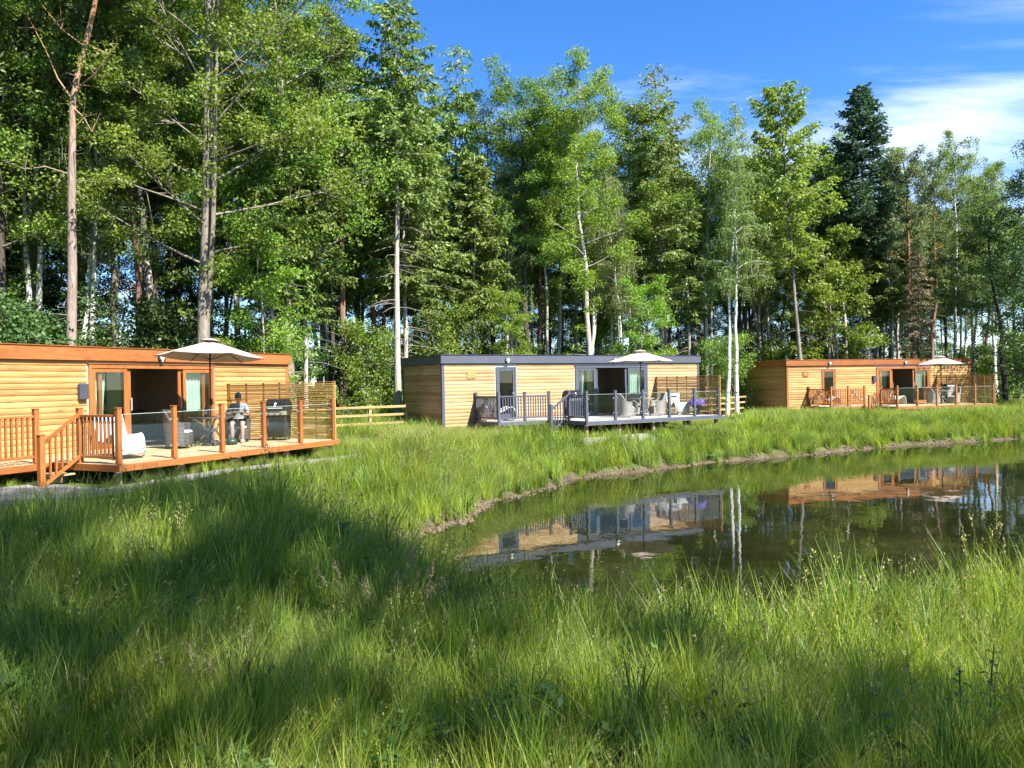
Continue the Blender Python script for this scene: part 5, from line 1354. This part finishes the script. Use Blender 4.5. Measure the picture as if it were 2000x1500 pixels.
def parasol(F, a, b, label, tilt=0.0, rot=20):
    root = on_deck(F, a, b, rot, 'parasol', label, 'parasol', 'cream parasols on the decks')
    MB().lathe([(0.001, 0), (.24, 0), (.25, .03), (.20, .06), (.05, .075), (.035, .30), (.001, .30)], 20).build('base', MT['blackmat'], root, True)
    top = Vector((math.tan(tilt) * 0.55, 0, 2.70))
    MB().tube([(0, 0, .07), (0, 0, 2.1), tuple(top)], .021, 10).build('pole', MT['blackmat'], root, True)
    cb = MB().box(-.03, .03, -.055, .03, 1.05, 1.22, ch=.008).build('crank_box', MT['blackmat'], root)
    MB().tube([(0, -.05, 1.14), (0, -.10, 1.14), (0, -.10, 1.06)], .008, 6).build('crank_handle', MT['blackmat'], cb)
    n = 6; Rr = 1.36; drop = .42
    Mt = Matrix.Translation(top) @ Matrix.Rotation(tilt, 4, 'Y')
    can = MB(); g = []
    for i in range(8):
        t = i / 7; row = []
        for k in range(n * 6 + 1):
            ph = k / 6; fr = ph - math.floor(ph); c = 2 * math.pi * ph / n
            edge_r = math.cos(math.pi / n) / math.cos((fr - .5) * 2 * math.pi / n)     # straight panel edges
            r = Rr * t * (edge_r ** 1.0) if t > 0 else 0.0
            z = -drop * (t ** 1.06) - .03 * math.sin(math.pi * fr) * t * (1 - .25 * t)
            p = Mt @ Vector((r * math.cos(c), r * math.sin(c), z + .04)); row.append(tuple(p))
        g.append(row)
    can.sheet(g, (0, 0, -.006)); cano = can.build('canopy', MT['canvas'], root, False)
    # short valance hem and vent cap
    g2 = []
    for i, (rr, z) in enumerate(((.03, .105), (.14, .082), (.27, .035))):
        g2.append([tuple(Mt @ Vector((rr * math.cos(2 * math.pi * k / 24), rr * math.sin(2 * math.pi * k / 24), z))) for k in range(25)])
    MB().sheet(g2, (0, 0, -.004)).build('vent_cap', MT['canvas'], cano)
    MB().lathe([(.001, .16), (.022, .15), (.028, .12), (.012, .10)], 10, tuple(top)).build('finial', MT['blackmat'], root, True)
    for k in range(n):
        c = 2 * math.pi * k / n
        e = Mt @ Vector((Rr * .99 * math.cos(c), Rr * .99 * math.sin(c), -drop + .012)); s = Mt @ Vector((.03 * math.cos(c), .03 * math.sin(c), .0))
        rb = MB().tube([tuple(s), tuple(e)], .009, 5).build('rib', MT['blackmat'], root)
        m = Mt @ Vector((Rr * .5 * math.cos(c), Rr * .5 * math.sin(c), -drop * .5 - .004)); MB().tube([(top.x * .6, 0, 2.24), tuple(m)], .007, 5).build('strut', MT['blackmat'], rb)
    return root

def armchair(F, a, b, ang, mat, label, group, pad='cushion'):
    root = on_deck(F, a, b, ang, 'rattan_armchair', label, 'chair', group)
    outer, inner = [], []
    n = 30
    def wrap(off, lo):
        g = []
        for i in range(10):
            u = i / 9; row = []
            for k in range(n + 1):
                th = R(-128 + 256 * k / n)                      # 0 = back centre (+y)
                back = max(0.0, math.cos(th * .72)) ** 1.4
                top = .60 + .34 * sstep_f((back - .35) / .5); arm_roll = .0
                flare = 1 + .07 * u + (.05 if u < .1 else 0)
                rx, ry = (.33 - off) * flare, (.31 - off) * flare
                lean = .10 * back * max(0, u - .35)
                row.append((rx * math.sin(th), ry * math.cos(th) + lean, lo + (top - lo) * u))
            g.append(row)
        return g
    o = wrap(0, .07); i2 = wrap(.045, .07)
    m = MB(); m.sheet(o); m.sheet([r[::-1] for r in i2])
    # rolled rim and front edges
    for A, B in ((o[-1], i2[-1]), ([r[0] for r in o], [r[0] for r in i2]), ([r[-1] for r in o], [r[-1] for r in i2]), (o[0], i2[0])):
        m.sheet([A, B])
    m.build('shell', mat, root, True)
    MB().tube([tuple((Vector(p) + Vector(q)) / 2) for p, q in zip(o[-1], i2[-1])], .032, 8).build('arm_rim', mat, root, True)
    st = MB().box(-.27, .27, -.29, .20, .07, .36, ch=.02).build('seat', mat, root)
    MB().box(-.255, .255, -.285, .19, .362, .445, ch=.035).build('cushion', MT[pad], st)
    for x in (-.25, .25):
        for y in (-.25, .2): MB().tube([(x, y, 0), (x, y, .075)], .018, 7).build('leg', MT['blackmat'] if mat is MT['rattan_dark'] else mat, root)
    return root
def sstep_f(t): t = min(1, max(0, t)); return t * t * (3 - 2 * t)

def table(F, a, b, label, mat):
    root = on_deck(F, a, b, 15, 'garden_table', label, 'table', 'round glass garden tables')
    # the glass disc has a hole for the parasol pole
    MB().lathe([(.03, .735), (.53, .735), (.535, .741), (.53, .747), (.03, .747), (.03, .735)], 40).build('glass_top', MT['glass'], root)
    MB().lathe([(.535, .715), (.56, .715), (.565, .735), (.56, .752), (.537, .752), (.535, .715)], 40).build('rim', mat, root, True)
    for k in range(4):
        c = R(45 + 90 * k); s = .30
        pts = [(math.cos(c) * r, math.sin(c) * r, z) for r, z in ((.42, .0), (.33, .10), (.19, .26), (.13, .40), (.20, .55), (.36, .66), (.50, .715))]
        MB().tube(pts, [.022, .022, .024, .024, .024, .022, .02], 8).build('leg', mat, root, True)
    MB().lathe([(.15, .36), (.155, .36), (.16, .40), (.155, .44), (.15, .44), (.15, .36)], 20).build('ring', mat, root, True)
    return root

def lounger(F, a, b, ang, fab, label, pillow, group='curved sun loungers'):
    root = on_deck(F, a, b, ang, 'sun_lounger', label, 'lounger', group)
    prof = [(.46, .92), (.40, .80), (.30, .60), (.20, .44), (.08, .345), (-.06, .33), (-.22, .39), (-.38, .50), (-.50, .545), (-.60, .52), (-.67, .42), (-.70, .28), (-.705, .12)]
    # a smooth curve through the profile
    P = np.array(prof); t = np.linspace(0, len(P) - 1, 45); C = np.stack([np.interp(t, np.arange(len(P)), P[:, k]) for k in (0, 1)], 1)
    for _ in range(3): C[1:-1] = (C[:-2] + 2 * C[1:-1] + C[2:]) / 4
    g = [[(x, float(y), float(z) - .012 * (1 - (x / .29) ** 2)) for x in (-.29, -.15, 0, .15, .29)] for y, z in C]
    MB().sheet(g, (0, .012, -.012)).build('sling', fab, root, True)
    for x in (-.31, .31):
        MB().tube([(x, float(y), float(z)) for y, z in C[::2]], .02, 8).build('side_frame', MT['whitepl'], root, True)
        MB().tube([(x, float(C[4][0]), float(C[4][1])), (x, .62, .36), (x, .66, .10), (x, .55, .022), (x, 0, .022), (x, -.55, .022), (x, -.70, .08), (x, -.705, .13)], .018, 8).build('runner', MT['whitepl'], root, True)
    MB().tube([(-.31, 0, .022), (.31, 0, .022)], .015, 7).build('cross_bar', MT['whitepl'], root)
    pm = MB().box(-.22, .22, -.05, .05, -.07, .07, ch=.03).build('pillow', pillow, root)
    pm.location = (0, .40, .83); pm.rotation_euler = (R(-28), 0, 0)
    return root

def barbecue(F, a, b, ang, label):
    root = on_deck(F, a, b, ang, 'gas_barbecue', label, 'barbecue', 'black gas barbecues')
    MB().box(-.27, .27, -.24, .24, .09, .70, ch=.012).build('cabinet', MT['blackmat'], root)
    d = MB().box(-.255, .255, -.256, -.242, .12, .66, ch=.005).build('cabinet_door', MT['black'], root)
    MB().tube([(-.20, -.258, .42), (-.20, -.29, .42), (-.20, -.29, .60), (-.20, -.258, .60)], .009, 6).build('door_handle', MT['steel'], d)
    pn = MB().box(-.30, .30, -.27, .22, .705, .83, ch=.012).build('control_panel', plainonce('bbq_panel', (.30, .27, .21), .35), root)
    for x in (-.17, 0, .17):
        kn = MB().lathe([(.001, .035), (.028, .035), (.032, 0)], 14).mesh('knob'); kn.transform(Matrix.Translation((x, -.271, .765)) @ Matrix.Rotation(R(90), 4, 'X')); link('knob', kn, MT['steel'], pn)
    # barrel lid
    g = []; m = MB(); n = 14
    for x in (-.31, -.29, .29, .31):
        s = .92 if abs(x) > .3 else 1.0; g.append([(x, -.27 * s * math.cos(math.pi * k / n) ** 1 , .835 + .32 * s * math.sin(math.pi * k / n) ** .75) for k in range(n + 1)])
    m.sheet(g); nn = n + 1
    m.add(g[0], [tuple(range(nn))]); m.add(g[-1], [tuple(range(nn - 1, -1, -1))])
    lid = m.build('lid', MT['black'], root)
    MB().tube([(-.20, -.29, .90), (-.20, -.325, .905), (.20, -.325, .905), (.20, -.29, .90)], .014, 8).build('lid_handle', MT['whitepl'], lid)
    em = MB(); Mx = Matrix.Translation((0, -.247, 1.03)) @ Matrix.Rotation(R(62), 4, 'X')
    em.lathe([(.001, .012), (.028, .010), (.036, 0)], 14); em.box(-.012, .012, -.06, -.03, 0, .008); em.box(-.03, .03, -.085, -.07, 0, .008)
    e2 = em.mesh('emblem'); e2.transform(Mx); link('emblem', e2, MT['white'], lid)
    for s in (-1, 1):
        sh = MB().box(min(s * .31, s * .60), max(s * .31, s * .60), -.22, .20, .79, .82, ch=.008).build('side_shelf', MT['blackmat'], root)
        MB().tube([(s * .60, -.20, .805), (s * .625, -.20, .805), (s * .625, .18, .805), (s * .60, .18, .805)], .01, 6).build('shelf_rail', MT['steel'], sh)
    for x in (-.23, .23):
        for y in (-.19, .19):
            w = MB().lathe([(.001, -.015), (.036, -.015), (.04, 0), (.036, .015), (.001, .015)], 14).mesh('wheel'); w.transform(Matrix.Translation((x, y, .04)) @ Matrix.Rotation(R(90), 4, 'Y')); link('wheel', w, MT['blackmat'], root)
            MB().box(x - .02, x + .02, y - .02, y + .02, .06, .095).build('castor_fork', MT['steel'], root)
    return root

# --- nearest deck
parasol(F1, 8.36, 2.0, 'cream parasol tilted over the seated person on the nearest deck', R(4.5), 8)
table(F1, 8.36, 2.0, 'round glass table with grey rim beside the seated person', MT['rattan_dark'])
armchair(F1, 7.45, 1.85, 35, MT['rattan_dark'], 'empty dark rattan armchair seen from behind on the nearest deck', 'dark rattan armchairs')
armchair(F1, 9.56, 1.74, -50, MT['rattan_dark'], 'dark rattan armchair the person sits in', 'dark rattan armchairs')
lounger(F1, 5.15, 2.52, -16, MT['white'], 'white curved sun lounger by the steps of the nearest deck', MT['white'])
barbecue(F1, 10.30, 2.55, -68, 'black gas barbecue in front of the screen on the nearest deck')
# --- grey deck
parasol(F2, 8.37, 2.0, 'cream parasol over the grey deck in the middle', 0.0, 25)
table(F2, 8.37, 2.0, 'round glass table with pale rim on the grey deck', MT['rattan_pale'])
armchair(F2, 7.15, 2.45, 70, MT['rattan_pale'], 'pale rattan armchair with its back to the pond on the grey deck', 'pale rattan armchairs on the grey deck')
armchair(F2, 9.05, 2.25, -108, MT['rattan_pale'], 'pale rattan armchair right of the parasol pole on the grey deck', 'pale rattan armchairs on the grey deck')
armchair(F2, 8.75, 1.0, 165, MT['rattan_pale'], 'pale rattan armchair near the sliding doors of the grey edged cabin', 'pale rattan armchairs on the grey deck')
lounger(F2, 10.2, 2.15, -20, MT['sage'], 'grey curved sun lounger beside the flower pot', MT['black'])
lounger(F2, 2.0, .75, 80, MT['sage'], 'dark sun lounger behind the railing left of the grey door', MT['black'])
barbecue(F2, 5.25, 1.3, 8, 'black barbecue left of the glass doors on the grey deck')
# --- farthest deck
parasol(F3, 9.15, 2.05, 'cream parasol over the farthest deck at the right', 0.0, 40)
table(F3, 9.15, 2.05, 'round glass table on the farthest deck', MT['rattan_pale'])
armchair(F3, 8.15, 2.4, 75, MT['rattan_pale'], 'pale rattan armchair left of the far parasol pole', 'pale rattan armchairs on the farthest deck')
armchair(F3, 9.75, 2.35, -70, MT['rattan_pale'], 'pale rattan armchair right of the far parasol pole', 'pale rattan armchairs on the farthest deck')
barbecue(F3, 10.3, 1.55, -10, 'black barbecue by the screen on the farthest deck')
lounger(F3, 2.05, .80, 75, MT['white'], 'white sun lounger behind the left railing of the farthest deck', MT['white'])
lounger(F3, 4.05, 1.25, 60, MT['white'], 'white sun lounger behind the steps of the farthest deck', MT['white'])
lounger(F3, 5.15, 2.5, 95, MT['white'], 'white sun lounger at the front corner of the farthest deck', MT['white'])

# --- small things
def drape(F, a, b, h, ang, mat, name, label, cat, w=.5, d=.30, drop=.28):
    root = on_deck(F, a, b, ang, name, label, cat, None, h)
    g = []
    for i in range(15):
        u = i / 14; row = []
        for k in range(13):
            v = k / 12; x = (v - .5) * w; s = (u - .5) * 2
            y = .055 * math.sin(s * 1.5) * 1.3; z = -drop * max(0, abs(s) - .18) ** 1.0 + .012 * math.sin(v * 17 + u * 4)
            row.append((x + .01 * math.sin(u * 9), y + (.05 if s > 0 else -.05) * abs(s) + .012 * math.sin(v * 11), z))
        g.append(row)
    MB().sheet(g, (0, 0, .012)).build('cloth', mat, root, True); return root
drape(F1, 7.27, 1.57, .965, 35, MT['blackmat'], 'jacket', 'black jacket draped over the empty dark armchair', 'jacket', .46, .3, .30)
drape(F3, 7.85, 2.36, .965, 75, MT['red'], 'blanket', 'red blanket over the pale armchair on the farthest deck', 'blanket', .5, .3, .26)
def wineglass(F, a, b, label):
    root = on_deck(F, a, b, 0, 'wine_glass', label, 'glass', None, .747)
    MB().lathe([(.001, 0), (.034, .002), (.034, .005), (.006, .01), (.004, .09), (.012, .10), (.034, .125), (.040, .16), (.036, .20), (.0345, .20), (.038, .16), (.032, .127), (.001, .105)], 18).build('bowl', MT['glass'], root, True)
    MB().lathe([(.001, .107), (.030, .127), (.036, .150), (.001, .150)], 18).build('wine', plainonce('wine', (.16, .02, .03), .2), root, True)
wineglass(F1, 8.15, 1.82, 'wine glass standing on the table of the nearest deck')
bt = on_deck(F1, 8.55, 1.62, 0, 'bottle', 'dark bottle standing on the table near the parasol pole', 'bottle', None, .747)
MB().lathe([(.001, 0), (.036, .002), (.038, .01), (.038, .17), (.030, .20), (.014, .235), (.013, .30), (.001, .30)], 16).build('body', MT['bottle'], bt, True)
MB().lathe([(.0385, .06), (.0388, .061), (.0388, .14), (.0385, .141)], 16).build('bottle_label', MT['white'], bt)
bag = on_deck(F1, 10.02, 1.18, 20, 'bag', 'bright pink bag behind the seated person', 'bag', None, .0)
MB().lathe([(.001, 0), (.14, .01), (.17, .10), (.165, .28), (.12, .40), (.11, .41), (.001, .36)], 14).build('body', MT['navy'], bag, True)
MB().lathe([(.17, .26), (.175, .30), (.15, .42), (.10, .50), (.001, .53)], 14).build('bag_top', MT['pink'], bag, True)
MB().tube([(-.08, 0, .50), (-.06, 0, .62), (.06, 0, .62), (.08, 0, .50)], .012, 6).build('handle', MT['pink'], bag, True)
gb = on_deck(F1, 8.62, 2.45, 0, 'bag', 'dark green bag lying under the table', 'bag')
MB().lathe([(.001, 0), (.12, .004), (.165, .06), (.15, .13), (.08, .17), (.001, .175)], 14).build('body', plainonce('green_bag', (.015, .04, .028), .45), gb, True)
MB().tube([(-.06, 0, .165), (-.04, 0, .22), (.04, 0, .22), (.06, 0, .165)], .008, 6).build('handle', MT['blackmat'], gb, True)

# purple flowers in a pot
pot = on_deck(F2, 10.42, 3.15, 0, 'flower_pot', 'tall pot overflowing with purple flowers on the grey deck', 'plant')
MB().lathe([(.001, 0), (.13, 0), (.16, .30), (.18, .34), (.165, .345), (.14, .32), (.001, .31)], 20).build('pot', MT['grey_dark'], pot, True)
rg = np.random.default_rng(12)
P = unit(rg.normal(size=(900, 3))) * rg.uniform(.4, 1, (900, 1)) * np.array([.30, .30, .26]) + np.array([0, 0, .52])
v, f = leaves(rg, P, .065, .4, None, .6); lm = mesh_np('foliage', v, f); link('foliage', lm, MT['lf_oak'], pot)
MT['petal'] = leafmat('petal', [(.16, .10, .42), (.26, .17, .60), (.40, .29, .74)], .35, .6, .1, 8.0, .2)
D = unit(rg.normal(size=(620, 3))); D[:, 2] = np.abs(D[:, 2]) * .9 - .35; P = D * np.array([.36, .36, .30]) + np.array([0, 0, .53])
v, f = leaves(rg, P, .085, .1, D * 2.5, .95); fm = mesh_np('blossom', v, f); link('blossom', fm, MT['petal'], pot)
P = rg.normal(size=(60, 3)) * np.array([.09, .09, .05]) + np.array([0, 0, .84]); v, f = leaves(rg, P, .07, .5, None, .6); ym = mesh_np('yellow_leaves', v, f); link('yellow_leaves', ym, MT['lf_bright'], pot)

# ------------------------------------------------------------------ the seated person
def skin_mesh(name, verts, edges, rad, root_i, mat, parent, sub=2, join=None):
    me = bpy.data.meshes.new(name); me.from_pydata(verts, edges, []); me.update()
    o = link(name, me, mat, parent)
    m = o.modifiers.new('skin', 'SKIN'); m.use_smooth_shade = True
    sv = me.skin_vertices[0].data
    for i, r in enumerate(rad): sv[i].radius = (r, r) if not isinstance(r, tuple) else r
    sv[root_i].use_root = True
    s = o.modifiers.new('sub', 'SUBSURF'); s.levels = sub; s.render_levels = sub
    return o
def person():
    root = on_deck(F1, 9.52, 1.82, -50, 'person', 'person in cap and sunglasses reading a paper in a dark armchair', 'person')
    V = []; E = []; Rd = []
    def ch(prev, pts, rads):
        for p, r in zip(pts, rads):
            V.append(p); Rd.append(r)
            if prev is not None: E.append((prev, len(V) - 1))
            prev = len(V) - 1
        return prev
    pel = ch(None, [(0, .04, .53)], [(.15, .11)])
    sp = ch(pel, [(0, .085, .65), (0, .12, .79), (0, .12, .935)], [(.145, .105), (.145, .10), (.155, .10)])
    nk = ch(sp, [(0, .085, 1.055), (0, .04, 1.12)], [(.06, .06), (.052, .055)])
    hd = ch(nk, [(0, -.005, 1.20), (0, -.012, 1.27), (0, -.002, 1.335)], [(.066, .078), (.074, .092), (.052, .066)])
    for s in (-1, 1):
        sh = ch(sp, [(s * .175, .11, 1.005), (s * .235, .03, .86), (s * .255, -.05, .745), (s * .19, -.22, .755), (s * .125, -.335, .765)], [.052, .046, .040, .036, .027])
        hn = ch(sh, [(s * .115, -.385, .775)], [(.034, .018)])
        # fingers curled on the paper's edge, thumb from the side of the palm
        for k in range(4):
            x = s * (.145 - .02 * k); L0 = (.030, .036, .034, .026)[3 - k]
            ch(hn, [(x, -.42, .782), (x - s * .003, -.42 - L0, .776), (x - s * .004, -.42 - L0 - .012, .755)], [.0088, .0082, .0075])
        ch(hn, [(s * .085, -.385, .795), (s * .070, -.412, .80)], [.0095, .0085])
        kn = ch(pel, [(s * .095, -.03, .52), (s * .125, -.26, .535), (s * .135, -.455, .53), (s * .135, -.475, .46), (s * .132, -.465, .30), (s * .13, -.45, .10), (s * .13, -.46, .06)], [.085, .078, .062, .056, .056, .036, .038])
        ch(kn, [(s * .135, -.56, .042)], [.032])
    skin_mesh('body', V, E, Rd, pel, MT['skin'], root)
    # shirt: same skeleton, a little larger, from hem to neck and to mid upper arm
    V2 = []; E2 = []; R2 = []
    def c2(prev, pts, rads):
        for p, r in zip(pts, rads):
            V2.append(p); R2.append(r)
            if prev is not None: E2.append((prev, len(V2) - 1))
            prev = len(V2) - 1
        return prev
    a = c2(None, [(0, .04, .54)], [(.168, .128)]); b = c2(a, [(0, .085, .65), (0, .12, .79), (0, .12, .935)], [(.163, .122), (.163, .118), (.172, .117)]); c2(b, [(0, .09, 1.045)], [(.075, .072)])
    for s in (-1, 1): c2(b, [(s * .175, .11, 1.005), (s * .235, .03, .865), (s * .243, .01, .825)], [.068, .064, .066])
    skin_mesh('shirt', V2, E2, R2, a, MT['shirt'], root)
    V3 = []; E3 = []; R3 = []
    def c3(prev, pts, rads):
        for p, r in zip(pts, rads):
            V3.append(p); R3.append(r)
            if prev is not None: E3.append((prev, len(V3) - 1))
            prev = len(V3) - 1
        return prev
    a = c3(None, [(0, .04, .525)], [(.165, .12)])
    for s in (-1, 1): c3(a, [(s * .095, -.03, .525), (s * .125, -.24, .535), (s * .135, -.385, .535)], [.10, .094, .090])
    skin_mesh('shorts', V3, E3, R3, a, MT['shorts'], root)
    # head: cap with peak, sunglasses, nose, ears, hair, mouth
    cap = MB(); g = []
    for i in range(8):
        t = i / 7 * math.pi / 2; g.append([(.083 * math.cos(t) * math.cos(2*math.pi*k/24), -.006 + .101 * math.cos(t) * math.sin(2*math.pi*k/24), 1.285 + .088 * math.sin(t)) for k in range(25)])
    cap.sheet(g, (0, 0, -.003)); cp = cap.build('cap', MT['cap'], root, True)
    pk = []
    for i in range(6):
        t = i / 5; pk.append([(math.sin(R(-62 + 124 * k / 12)) * (.083 + .004 * t), -.006 - math.cos(R(-62 + 124 * k / 12)) * (.098 + .072 * t), 1.292 - .022 * t - .014 * abs(k - 6) / 6 * t) for k in range(13)])
    MB().sheet(pk, (0, 0, -.004)).build('peak', MT['cap'], cp, True)
    sg = MB()
    for s in (-1, 1):
        sg.add(*lens_shape(s * .034, -.106, 1.245)); sg.box(min(s*.064, s*.070), max(s*.064, s*.070), -.10, .0, 1.250, 1.258)
    sg.box(-.008, .008, -.112, -.106, 1.248, 1.254); sg.build('sunglasses', MT['black'], root)
    MB().tube([(0, -.098, 1.245), (0, -.116, 1.222), (0, -.104, 1.208)], [.008, .014, .010], 8).build('nose', MT['skin'], root, True)
    MB().tube([(-.024, -.092, 1.176), (0, -.100, 1.175), (.024, -.092, 1.176)], [.004, .007, .004], 6).build('mouth', plainonce('lips', (.36, .13, .11)), root, True)
    for s in (-1, 1): MB().tube([(s * .078, -.005, 1.255), (s * .088, .004, 1.24), (s * .084, .0, 1.21)], [.010, .015, .008], 8).build('ear', MT['skin'], root, True)
    hr = MB(); g = []
    for i in range(7):
        z = 1.30 - .13 * i / 6; g.append([((.082 - .012 * (i / 6) ** 2) * math.cos(R(-15 + 210 * k / 18)), -.004 + (.098 - .02 * (i / 6) ** 2) * math.sin(R(-15 + 210 * k / 18)), z) for k in range(19)])
    hr.sheet(g, (0, 0, .004)); hr.build('hair', MT['hair'], root, True)
    for s in (-1, 1):
        sh = MB(); g = []
        for i, (y, w, h) in enumerate(((-.415, .030, .05), (-.43, .042, .10), (-.47, .044, .098), (-.53, .048, .072), (-.59, .047, .058), (-.635, .036, .05), (-.655, .012, .035))):
            g.append([(s * .132 + w * math.cos(t), y, .006 + max(0, h * .5 * (1 + math.sin(t)))) for t in [2 * math.pi * k / 14 for k in range(15)]])
        sh.sheet(g); n = 15; sh.add(g[0], [tuple(range(n - 1))]); sh.build('shoe', MT['white'], root, True)
    # the paper in the hands
    pp = on_deck(F1, 9.52, 1.82, -50, 'newspaper', 'open newspaper held by the seated person', 'newspaper')
    gL = [[(x, -.36 - .20 * u + .02 * math.cos(x * 7), .79 + .055 * u - .05 * abs(x) + .012 * math.cos(x * 9)) for x in np.linspace(-.30, .30, 13)] for u in np.linspace(0, 1, 7)]
    MB().sheet([[tuple(float(c) for c in p) for p in r] for r in gL], (0, 0, .004)).build('pages', MT['paper'], pp, True)
def lens_shape(cx, y, z):
    n = 12; v = []; 
    for yy, k in ((y, 1.0), (y - .006, .92)):
        for i in range(n): v.append((cx + .031 * k * math.cos(2*math.pi*i/n), yy + .25 * abs(cx) * 0 + .012 * (abs(cx + .031 * math.cos(2*math.pi*i/n)) / .065) ** 2, z + .023 * k * math.sin(2*math.pi*i/n)))
    f = [(i, (i+1) % n, n + (i+1) % n, n + i) for i in range(n)] + [tuple(range(n)), tuple(range(2*n-1, n-1, -1))]
    return v, f
person()
